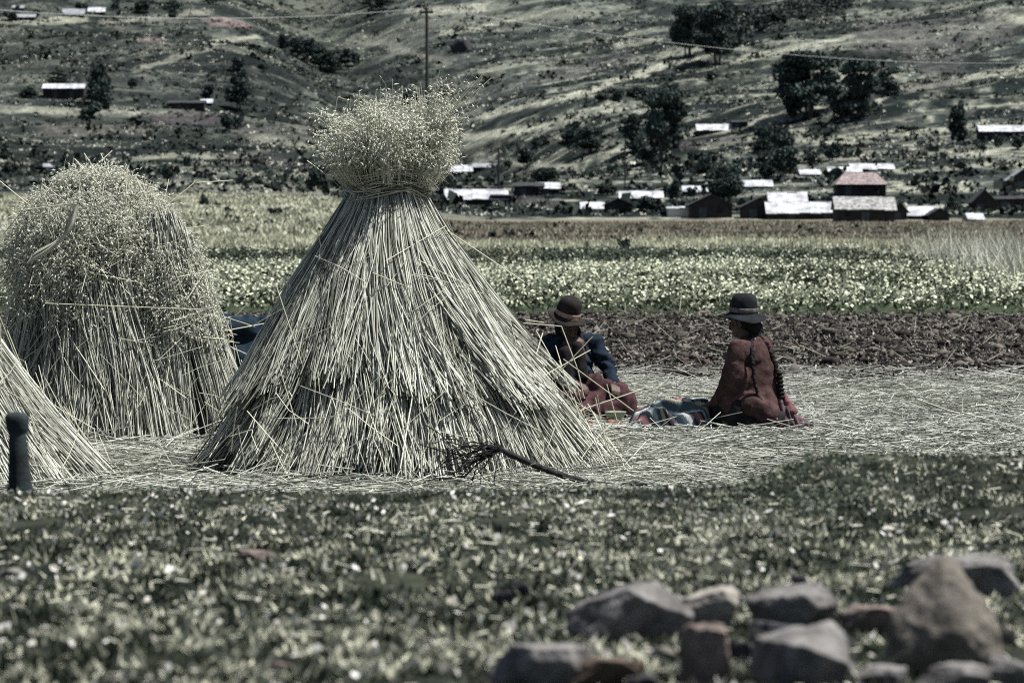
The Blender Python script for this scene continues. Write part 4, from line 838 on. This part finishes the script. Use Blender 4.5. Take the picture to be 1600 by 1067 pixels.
rock(1500, 1100, 130, 64, 'g', 44, 'rounded grey stone at the bottom edge in front of the tall pointed stone', D=5.45)
rock(1580, 1085, 80, 62, 'g', 48, 'grey stone in the bottom right corner of the photo')
rock(1042, 1040, 46, 28, 't', 81, 'small tan stone lying between the long humped stone and the upright pinkish one')
rock(1165, 1040, 50, 34, 'd', 82, 'dark stone wedged between the upright pinkish stone and the large smooth one')
rock(1320, 1030, 46, 34, 'd', 83, 'dark stone wedged behind the large smooth stone, left of the reddish grey one')
rock(1415, 985, 60, 44, 't', 84, 'tan stone leaning against the left foot of the tall pointed stone')
rock(1005, 1088, 54, 34, 'd', 85, 'small dark stone at the bottom edge right of the low brown stone')
rock(1570, 1010, 40, 30, 't', 86, 'small tan stone in the turf right of the tall pointed stone')
rock(390, 880, 62, 22, 'p', 52, 'flat pinkish stone alone on the turf below the largest stook')
rock(788, 948, 34, 28, 'd', 55, 'small black stone on open turf, left and lower of a close pair', sub=3)
rock(812, 934, 34, 26, 'd', 57, 'small black stone on open turf, right and upper of a close pair', sub=3)
rock(1250, 918, 28, 18, 'd', 59, 'tiny dark stone on the turf behind the arched grey stone', sub=3)
rock(14, 905, 40, 18, 'l', 61, 'low pale stone on the turf at the left edge of the photo', sub=3)
rock(438, 1052, 36, 16, 'p', 63, 'small pinkish stone on the near turf at the bottom left', sub=3)
rock(1065, 572, 18, 15, 'b', 65, 'dark clod at the front of the ploughed strip, leftmost of three', 'clod', 'large clods on the ploughed strip', sub=3)
rock(1100, 574, 20, 14, 'b', 67, 'dark clod at the front of the ploughed strip, rightmost of three', 'clod', 'large clods on the ploughed strip', sub=3)
rock(1068, 592, 26, 15, 'b', 69, 'largest dark clod lying nearest on the edge of the ploughed strip', 'clod', 'large clods on the ploughed strip', sub=3)
for o_ in [o for o in COL.objects if o.name.startswith('stone') and o.get('category') == 'clod']: o_.name = 'soil_clod'
rock(720, 84, 32, 26, 'd', 71, 'big dark boulder high on the slope right of the tall pole', 'boulder', None, sub=3)
# ================================================================ trees
def crown_mesh(kind, seed):
    r_ = np.random.default_rng(seed); lobes = []
    if kind == 'broad':
        for k in range(34):
            a = r_.uniform(0, 2*PI); q = math.sqrt(r_.uniform(0, 1)); z = r_.uniform(.22, .92); wz = .5*math.sin(min(1, (z-.12)/.85)*PI)**.6
            lobes.append((q*wz*math.cos(a)*.85, q*wz*math.sin(a)*.85, z, r_.uniform(.16, .24), r_.uniform(.07, .11)))
        n = 7500; ls = .045
    elif kind == 'column':
        for k in range(16):
            z = .08+k/16*.86; lobes.append((r_.normal(0, .12), r_.normal(0, .12), z, .34*math.sin(min(1, z+.12)*PI)**.5+.08, .06))
        n = 1500; ls = .10
    elif kind == 'tall':
        for k in range(18):
            z = .12+.8*r_.uniform(0, 1); lobes.append((r_.normal(0, .17), r_.normal(0, .17), z, r_.uniform(.24, .38)*(1.25-z*.7), r_.uniform(.06, .11)))
        n = 3800; ls = .065
    else:
        for k in range(12):
            a = r_.uniform(0, 2*PI); q = math.sqrt(r_.uniform(0, 1))*.36; lobes.append((q*math.cos(a), q*math.sin(a), r_.uniform(.25, .75), r_.uniform(.13, .2), r_.uniform(.16, .26)))
        n = 1300; ls = .085
    L = np.array(lobes); k = r_.integers(0, len(L), n); d = unit(r_.normal(size=(n, 3)))*(r_.uniform(.3, 1.08, n)**.6)[:, None]
    C = L[k, :3]+d*np.stack([L[k, 3], L[k, 3], L[k, 4]], 1); C[:, 2] = np.clip(C[:, 2], .02, 1.05)
    s = r_.uniform(.6, 1.4, n)*ls; V, F, kk = leaves(C, s*1.3, s*.9)
    tint = r_.uniform(0, 1, len(L)); c = lerpc(S(24, 40, 40), S(76, 98, 90), np.clip(tint[k]*.7+r_.uniform(0, .3, n), 0, 1))
    return V, F, rep(c, kk)
def trunk_mesh(kind, seed):
    r_ = np.random.default_rng(seed+5); P = []; R = []
    nb = {'broad': 5, 'tall': 3, 'column': 1, 'bush': 4}[kind]
    for k in range(nb):
        a = r_.uniform(0, 2*PI); b0 = .05 if nb > 1 else 0; e = (.28 if kind == 'broad' else .12); top = {'broad': .72, 'tall': .8, 'column': .9, 'bush': .5}[kind]
        P.append([(b0*math.cos(a), b0*math.sin(a), -.04), (b0*1.5*math.cos(a), b0*1.5*math.sin(a), .22), (e*.6*math.cos(a), e*.6*math.sin(a), .5*top+.1), (e*math.cos(a), e*math.sin(a), top)])
        R.append([.024, .019, .013, .006])
    V, F, k = tubes(np.array(P), np.array(R), 6); return V, F
PROTO = {}
for kind, vs in (('broad', 3), ('tall', 3), ('column', 2), ('bush', 3)):
    for q in range(vs):
        V, F, c = crown_mesh(kind, hash_ := {'broad': 400, 'tall': 500, 'column': 600, 'bush': 700}[kind]+q)
        o = npmesh('crown', V, F, M['leaf'], None, c); V, F = trunk_mesh(kind, hash_); t = npmesh('trunk', V, F, M['bark'])
        PROTO[kind, q] = (o, t)
NAME = {'broad': 'eucalyptus_tree', 'tall': 'tree', 'column': 'cypress_tree', 'bush': 'shrub'}
CAT = {'broad': 'tree', 'tall': 'tree', 'column': 'tree', 'bush': 'shrub'}
used = set(); cnt = [0]
def tree(u, vb, h, w, kind, label, group=None):
    p = hit(u, vb); s = p.y/FP; q = cnt[0] % (3 if kind != 'column' else 2); cnt[0] += 1
    e = empty(NAME[kind], p, label, CAT[kind], group, rz=cnt[0]*1.7); k = {'broad': 1.0, 'tall': 1.15, 'column': 1.3, 'bush': 1.0}[kind]
    e.scale = (w*s*k, w*s*k, h*s)
    for src in PROTO[kind, q]:
        if src.name in used: c = src.copy(); COL.objects.link(c)
        else: c = src; used.add(src.name)
        c.parent = e
G1 = 'trees on the hillside'; G2 = 'shrubs on the hillside'
TR = [
 (1074,88,74,52,'broad','broad dark tree high on the slope, left half of the pair by the scrub'),(1120,102,92,56,'broad','broad dark tree high on the slope, larger right half of the pair by the scrub'),
 (1262,185,108,86,'broad','largest rounded tree on the right slope with bare stems under its crown'),(1338,182,86,48,'tall','pointed tree standing right beside the largest rounded tree on the right slope'),
 (1238,186,40,34,'bush','low bushy tree under the left side of the largest rounded tree'),(1312,184,34,36,'bush','low shrub filling the gap between the largest rounded tree and the pointed one'),
 (1387,152,42,30,'tall','small lone tree up and right of the pointed tree'),(1495,222,58,20,'column','narrow column shaped tree standing alone on the right slope'),
 (1036,252,118,64,'broad','tall tree with long bare trunks in the centre right, above the white roofs'),(992,238,56,26,'tall','slim tree just left of the tall bare trunked tree'),(1012,257,26,28,'bush','dense shrub at the foot of the tall bare trunked tree'),
 (892,238,44,28,'tall','left tree of the small pair in the open field right of the largest stook'),(922,240,40,36,'broad','right tree of the small pair in the open field right of the largest stook'),
 (838,230,15,9,'column','tiny upright shrub, left one of two in the pale field'),(853,226,12,7,'column','tiny upright shrub, right one of two in the pale field'),
 (826,260,28,32,'bush','dark shrub above the long dark building right of the largest stook'),(794,263,13,14,'bush','small round shrub beside the second utility pole'),
 (850,288,26,46,'bush','wide dark bush behind the long dark building'),(950,306,20,30,'bush','round bush left of the dark cabin gable'),
 (1192,262,58,28,'tall','left tree of the trio above the red tiled house'),(1224,276,74,36,'tall','tall right tree of the trio above the red tiled house'),(1196,279,26,28,'bush','low dark bush, front one of the trio above the red tiled house'),
 (1265,256,20,26,'bush','dark shrub left of the two bright sheds on the right slope'),(1298,251,28,30,'bush','dark shrub above the two bright sheds on the right slope'),(1134,318,58,52,'broad','round dark tree rising behind the big dark gabled barn'),
 (1105,285,44,26,'tall','thin tree behind and left of the round dark tree'),(1056,312,32,22,'bush','light green shrub beside the white roof near the barn'),(1040,308,18,10,'column','small upright shrub left of the light green shrub'),
 (1105,256,22,22,'bush','low shrub in the field left of the trio of trees'),(1082,252,16,18,'bush','low shrub left of another in the mauve field'),(1080,268,8,16,'bush','tiny shrub under the mauve field'),
 (1158,272,9,12,'bush','tiny shrub between the barn tree and the trio'),(1080,310,18,16,'bush','small bush behind the white shed by the barn'),
 (1018,332,26,40,'bush','low wide bush at the foot of the hill between cabin and white wall'),(1190,340,8,10,'bush','tiny bush at the wall of the long white roofed house'),
 (156,168,66,24,'column','tall dark tree beside the bright roof cottage on the left slope'),(165,172,48,18,'column','second dark tree touching the tall one on the left slope'),(140,186,26,38,'bush','low round bush below the tall dark tree on the left slope'),
 (92,134,22,20,'tall','small tree standing behind the bright roof cottage on the left slope'),(45,154,20,28,'bush','round bush left of the bright roof cottage on the left slope'),(208,140,18,16,'bush','single small bush right of the tall dark tree on the left slope'),
 (373,172,56,28,'tall','conical dark tree right of the ploughed plot'),(371,115,24,14,'column','small dark tree above the conical one'),(357,206,26,20,'bush','dark bush at the lower right corner of the ploughed plot'),(372,202,22,20,'bush','second dark bush near the ploughed plot, touching the first'),
 (328,152,18,22,'bush','round bush behind the long dark farmhouse'),(262,284,30,28,'bush','dark bush just right of the broad stook top, above the bent straw'),(292,262,18,10,'bush','faint small bush above the bent straw'),(498,296,34,36,'bush','dark bush left of the crown of the largest stook'),
 (692,312,66,22,'tall','dark tree half hidden behind the right side of the largest stook'),(8,250,26,10,'column','dark narrow shrub at the left edge'),(16,272,20,28,'bush','dark bush at the left edge under the narrow shrub'),(58,268,14,16,'bush','bush at the left side of the low grey hut'),
 (95,268,15,24,'bush','bush at the right side of the low grey hut'),(150,268,22,40,'bush','dark bush peeping over the top of the broad stook'),(222,22,20,28,'bush','dense bush, left one on the top left ridge'),(270,18,14,20,'tall','round tree on the top left ridge'),
 (272,30,16,10,'column','short stem shrub under the round tree on the ridge'),(130,22,18,20,'bush','bush behind the highest roofs on the left'),(182,18,16,14,'tall','small tree right of the highest roofs on the left'),(58,30,14,14,'bush','round bush beside the top left huts'),(20,34,16,26,'bush','dark bush at the top left corner'),
 (336,8,20,20,'tall','tree cut by the top edge, left of the tall pole'),(592,22,30,24,'tall','dark tree cut by the top edge, left of the tall pole'),(576,12,26,20,'tall','dark tree cut by the top edge beside another'),
 (445,80,24,16,'tall','first tree of the diagonal grove on the left slope'),(462,92,30,20,'tall','second tree of the diagonal grove on the left slope'),(480,100,34,24,'tall','third tree of the diagonal grove on the left slope'),
 (500,108,36,26,'tall','fourth tree of the diagonal grove on the left slope'),(520,114,34,24,'tall','fifth tree of the diagonal grove on the left slope'),(542,110,30,22,'tall','sixth tree of the diagonal grove on the left slope'),(556,104,18,14,'bush','last low tree at the right end of the diagonal grove'),
 (410,110,12,16,'bush','small shrub left of the diagonal grove'),(940,160,14,20,'bush','left shrub of the scrub row in the centre right'),(966,162,20,22,'bush','second shrub of the scrub row in the centre right'),(990,152,14,22,'bush','third shrub of the scrub row in the centre right'),
 (1010,158,18,20,'bush','fourth shrub of the scrub row in the centre right'),(1046,150,20,24,'bush','right shrub of the scrub row in the centre right'),(1110,128,14,14,'bush','lone shrub below the pair of broad trees'),
 (1165,60,20,26,'bush','left shrub of the scrub band beside the broad pair'),(1190,48,18,28,'bush','middle shrub of the scrub band beside the broad pair'),(1216,38,18,30,'bush','right shrub of the scrub band beside the broad pair'),
 (1095,40,26,30,'bush','shrub behind the left broad tree at the top'),(1135,30,26,34,'bush','shrub above the right broad tree at the top'),(640,165,22,30,'bush','dark bush behind the tall pole, left side'),(695,150,16,26,'bush','dark bush right of the tall pole'),
 (975,392,20,18,'bush','round dark bush standing out in the dry field'),(915,390,13,12,'bush','smaller dark bush left of the round one in the dry field'),(880,386,9,8,'bush','tiny dark bush, leftmost of the row in the dry field'),(770,372,10,16,'bush','little dark bush in the dry field near the stook'),
 (1415,270,10,10,'bush','tiny bush in the field right of the red tiled house'),(1420,205,8,40,'bush','low hedge left of the narrow column tree'),(1560,232,22,18,'bush','shrub below the long bright roof at the right edge'),(1590,234,18,20,'bush','second shrub below the long bright roof at the right edge'),
 (1535,238,14,18,'bush','third, leftmost shrub below the long bright roof at the right edge'),(1488,330,22,12,'tall','small tree beside the dark gable on the right'),(320,322,18,14,'bush','dark bush in the dry grass right of the broad stook'),(430,336,12,22,'bush','dark bush in the dry grass left of the largest stook'),(355,333,10,14,'bush','small dark bush in the dry grass between the stooks')]
for (u, vb, h, w_, k, lb) in TR: tree(u, vb, h*1.08, w_*1.25, k, lb, G1 if k != 'bush' else G2)

# ================================================================ houses
def boxf(x0, x1, y0, y1, z0, z1):
    V = [(x0, y0, z0), (x1, y0, z0), (x1, y1, z0), (x0, y1, z0), (x0, y0, z1), (x1, y0, z1), (x1, y1, z1), (x0, y1, z1)]
    return V, [(0, 3, 2, 1), (4, 5, 6, 7), (0, 1, 5, 4), (1, 2, 6, 5), (2, 3, 7, 6), (3, 0, 4, 7)]
def mesh_list(name, lst, mat, parent):
    V = []; F = []
    for v, f in lst: F += [tuple(i+len(V) for i in q) for q in f]; V += v
    me = bpy.data.meshes.new(name); me.from_pydata(V, [], F); me.materials.append(mat); me.update()
    o = bpy.data.objects.new(name, me); COL.objects.link(o); o.parent = parent; return o
def slab(p, n_, t):
    """thin roof sheet from four corners, thickness t along n_"""
    n_ = Vector(n_).normalized()*t; V = [Vector(q)[:] for q in p]+[(Vector(q)+n_)[:] for q in p]
    return V, [(3, 2, 1, 0), (4, 5, 6, 7), (0, 1, 5, 4), (1, 2, 6, 5), (2, 3, 7, 6), (3, 0, 4, 7)]
def jag(sl, k, W):
    return sl
def house(u, vb, w, hw, hr, style, wall, roof, label, name='adobe_house', cat='house', rot=0.0, dep=4.5, doors=((.3, 0),), wins=((.7, 0),)):
    p = hit(u, vb); s = p.y/FP; W = w*s/2; H = hw*s; Hr = hr*s; e = empty(name, p, label, cat, 'farm buildings', rot)
    e.location.y += 0.0; z0 = -.6; ov = .25; mw, mr = M[wall], M[roof]; t = .10
    if style == 'side':
        mesh_list('wall', [([(-W, 0, z0), (W, 0, z0), (W, dep, z0), (-W, dep, z0), (-W, 0, H), (W, 0, H), (W, dep, H), (-W, dep, H), (-W, dep/2, H+Hr), (W, dep/2, H+Hr)],
            [(0, 1, 5, 4), (2, 3, 7, 6), (1, 2, 6, 9, 5), (3, 0, 4, 8, 7), (4, 5, 9, 8), (6, 7, 8, 9)])], mw, e)
        dz = ov*Hr/(dep/2)
        rr_ = np.random.default_rng(int(u*7+vb)); npn = max(2, int(W*2/1.1)); xs = np.linspace(-W-.2, W+.2, npn+1); sheets = []
        for q_ in range(npn):
            o_ = rr_.uniform(-.02, .05); e_ = rr_.uniform(-.05, .6)*(1 if hw > 2 else .4); r_e = rr_.uniform(0, .3); sl_ = Hr/(dep/2)
            sheets.append(slab([(xs[q_]+.01, -ov-e_*.4, H-dz-e_*.4*sl_+.03+o_), (xs[q_+1]-.01, -ov-e_*.4, H-dz-e_*.4*sl_+.03+o_), (xs[q_+1]-.01, dep/2-r_e, H+Hr-r_e*sl_+.03+o_), (xs[q_]+.01, dep/2-r_e, H+Hr-r_e*sl_+.03+o_)], (0, -Hr, dep/2), t))
        mesh_list('roof', sheets+[
                           slab([(W+.2, dep+ov, H-dz+.03), (-W-.2, dep+ov, H-dz+.03), (-W-.2, dep/2+.002, H+Hr+.03), (W+.2, dep/2+.002, H+Hr+.03)], (0, Hr, dep/2), t)], mr, e)
    elif style == 'gable':
        mesh_list('wall', [([(-W, 0, z0), (W, 0, z0), (W, dep, z0), (-W, dep, z0), (-W, 0, H), (W, 0, H), (W, dep, H), (-W, dep, H), (0, 0, H+Hr), (0, dep, H+Hr)],
            [(0, 1, 5, 8, 4), (2, 3, 7, 9, 6), (1, 2, 6, 5), (3, 0, 4, 7), (4, 8, 9, 7), (5, 6, 9, 8)])], mw, e)
        dz = ov*Hr/W
        mesh_list('roof', [slab([(-W-ov, -.2, H-dz+.03), (0, -.2, H+Hr+.03), (0, dep+.2, H+Hr+.03), (-W-ov, dep+.2, H-dz+.03)], (-Hr, 0, W), t),
                           slab([(.002, -.2, H+Hr+.03), (W+ov, -.2, H-dz+.03), (W+ov, dep+.2, H-dz+.03), (.002, dep+.2, H+Hr+.03)], (Hr, 0, W), t)], mr, e)
    else:
        mesh_list('wall', [boxf(-W, W, 0, dep, z0, H)], mw, e); a = min(W*.35, dep*.5); q = .3
        b = [(-W-q, -q, H-.05), (W+q, -q, H-.05), (W+q, dep+q, H-.05), (-W-q, dep+q, H-.05), (-W+a, dep/2, H+Hr), (W-a, dep/2, H+Hr)]
        mesh_list('roof', [(b, [(3, 2, 1, 0), (0, 1, 5, 4), (1, 2, 5), (2, 3, 4, 5), (3, 0, 4)])], mr, e)
    hd = min(1.9, H*.82)
    for (f, _) in doors:
        x = -W+2*W*f
        if H > .7: mesh_list('door', [boxf(x-.45, x+.45, -.05, .02, -.05, hd)], M['door'], e)
    for (f, _) in wins:
        x = -W+2*W*f
        if H > 1.1: o = mesh_list('window', [boxf(x-.32, x+.32, -.035, .02, hd*.5, hd*.93)], M['hole'], e)
        if H > 1.1: mesh_list('lintel', [boxf(x-.40, x+.40, -.06, .01, hd*.93+.005, hd*.93+.09)], M['pole'], o)
    return e
T, A = 'tin', 'adobe'
HS = [
 (745,320,96,9,14,'side',A,T,'long low farmhouse with a bright tin roof just right of the largest stook',dict(rot=.05)),
 (784,320,32,13,3,'side',A,'darkroof','dark walled annexe at the right end of the long low farmhouse',{}),
 (722,276,50,8,9,'side',A,T,'small house with a bright roof uphill of the long low farmhouse',{}),
 (757,266,36,4,6,'side',A,'tinold','dull grey roofed shed right of the small uphill house',{}),
 (826,306,46,14,5,'side',A,'darkroof','long dark building below the wide dark bush',{}),
 (859,304,30,9,9,'side',A,T,'short house with a white roof joined to the long dark building',{}),
 (926,331,34,4,10,'side','whitewash',T,'small white shed left of the dark cabin at the foot of the hill',{}),
 (966,332,42,11,10,'gable',A,'darkroof','dark cabin with a pointed gable right of the small white shed',{}),
 (1002,314,66,4,10,'side',A,T,'long bright roof between the dark cabin and the light green shrub',{}),
 (1086,304,36,4,8,'side',A,T,'short bright roofed shed just left of the round dark tree',{}),
 (1062,340,36,13,2,'side','whitewash',T,'plain white walled shed against the big dark barn',dict(doors=(),wins=())),
 (1111,341,66,20,16,'gable',A,'darkroof','big dark barn with a broad gable at the foot of the hill',dict(dep=6)),
 (1184,295,44,3,9,'side',A,T,'small bright roofed shed up the slope right of the round dark tree',{}),
 (1188,342,56,18,14,'gable',A,'darkroof','dark gabled house left of the long white roofed house',dict(dep=5)),
 (1232,330,58,6,22,'side',A,T,'upper house with a tall white roof behind the dark gabled house',dict(dep=6)),
 (1274,343,150,11,15,'side',A,T,'long low house with a wide white roof in the middle of the farm cluster',dict(doors=((.25,0),(.62,0)),wins=((.45,0),(.85,0)))),
 (1346,308,76,20,18,'hip',A,'tile','pavilion like house with a pinkish red tiled hip roof',dict(doors=((.22,0),),wins=((.5,0),(.8,0)),dep=5)),
 (1352,347,92,20,18,'side',A,'thatch','dark walled house with a shaggy pale thatch roof below the red tiled house',dict(doors=((.5,0),),wins=((.2,0),))),
 (1406,344,22,14,12,'gable',A,'darkroof','narrow dark gable right of the thatched house',{}),
 (1440,343,44,6,13,'side',A,T,'small house with a bright slanting roof right of the farm cluster',dict(rot=-.2)),
 (1468,345,30,9,9,'gable',A,'darkroof','low dark gable joined to the slanting bright roof',{}),
 (1525,346,22,3,8,'side','whitewash',T,'tiny white roofed shed near the right edge at the foot of the hill',{}),
 (1538,330,36,14,18,'gable',A,'darkroof','tall dark gable near the right edge',dict(dep=5)),
 (1578,328,48,16,4,'side',A,'darkroof','long dark building cut by the right edge',{}),
 (1598,296,46,14,16,'gable',A,'tinold','dark house with a grey gabled roof cut by the right edge',{}),
 (1266,276,30,3,7,'side',A,T,'short bright shed, left of three above the red tiled house',{}),
 (1320,272,50,3,7,'side',A,T,'bright roofed shed, middle of three above the red tiled house',{}),
 (1363,268,66,3,8,'side',A,T,'longest bright roof of three above the red tiled house',{}),
 (1568,217,76,11,9,'side',A,T,'long house with a bright roof high on the slope at the right edge',dict(wins=((.5,0),(.8,0)))),
 (1118,208,58,4,9,'side',A,T,'bright roofed house in the field above the mauve plot',{}),
 (1156,200,24,8,3,'side',A,'darkroof','dark shed right of the bright roofed house above the mauve plot',{}),
 (100,156,64,17,7,'side',A,T,'cottage with a bright roof and dark walls on the left slope',dict(doors=((.3,0),(.7,0)),wins=((.5,0),))),
 (292,172,56,10,4,'side',A,'darkroof','long dark farmhouse above the ploughed plot on the left slope',{}),
 (323,166,18,4,6,'side',A,T,'little bright roof at the right end of the long dark farmhouse',{}),
 (116,28,34,4,8,'side',A,'tinold','highest hut on the left with a grey white roof, left one of a pair',{}),
 (152,24,26,4,7,'side',A,T,'highest hut on the left with a bright roof, right one of a pair',{}),
 (30,18,18,4,4,'side',A,'tinold','tiny dark hut at the top left corner',{}),
 (36,34,40,5,5,'side',A,'tinold','low hut with a dull roof at the top left corner',{}),
 (77,267,30,5,5,'side',A,'tinold','low grey hut between two bushes above the broad stook',{})]
for (u, vb, w_, hw, hr, stl, wl, rf, lb, kw) in HS: house(u, vb, w_, hw, hr, stl, wl, rf, lb, **kw)

# ================================================================ utility poles and wire
def pole(u, vtop, D, label, rad=.10, arm=True, vb=None):
    p = hit(u, vb) if vb else at_px(u, 0, D); top = CZ-(vtop-HV)/FP*p.y-p.z
    e = empty('utility_pole', p, label, 'pole')
    V, F, k = tubes([[(0, 0, -.5), (.02, 0, top/2), (0, 0, top)]], np.array([[rad*1.15, rad, rad*.8]]), 10); npmesh('post', V, F, M['pole'], e, smooth=True)
    if arm:
        mesh_list('crossarm', [boxf(-.35, .35, -.06, .06, top-.28, top-.16)], M['pole'], e)
        for x in (-.28, .28): V, F, k = tubes([[(x, 0, top-.16), (x, 0, top-.02)]], np.array([[.05, .03]]), 8); npmesh('insulator', V, F, M['tinold'], e, smooth=True)
    return p+Vector((0, 0, top))
t1 = pole(667, 14, 200, 'tall dark utility pole rising behind the crown of the largest stook')
t2 = pole(779, 230, 0, 'short utility pole standing at the long low farmhouse', .16, vb=306)
t3 = pole(976, 215, 0, 'thin faint pole left of the long bright roof in the centre', .10, False, vb=302)
t4 = pole(1448, 222, 0, 'thin pole on the open right slope above the sheds', .09, False, vb=262)
t5 = pole(1082, 232, 0, 'thin pole beside the thin tree near the barn', .08, False, vb=300)
def wire(a, b, sag, label):
    n = 40; t = np.linspace(0, 1, n)[:, None]; P = np.array(a)[None]*(1-t)+np.array(b)[None]*t; P[:, 2] -= sag*4*(t*(1-t))[:, 0]
    V, F, k = tubes(P[None], np.array([.013]), 5); tag(npmesh('power_line', V, F, M['wire']), label, 'wire')
wire(t1+Vector((.28, 0, -.02)), at(1690, 95, 330)+Vector((0, 0, 0)), 1.2, 'thin power line running right from the top of the tall pole')
wire(t1+Vector((-.28, 0, -.02)), at(-120, 6, 170), 0.6, 'thin power line running left from the top of the tall pole')
t6 = pole(1690, 93, 330, 'utility pole beyond the right edge that carries the power line', .12)
t7 = pole(-122, 4, 170, 'utility pole beyond the left edge that carries the power line', .12)
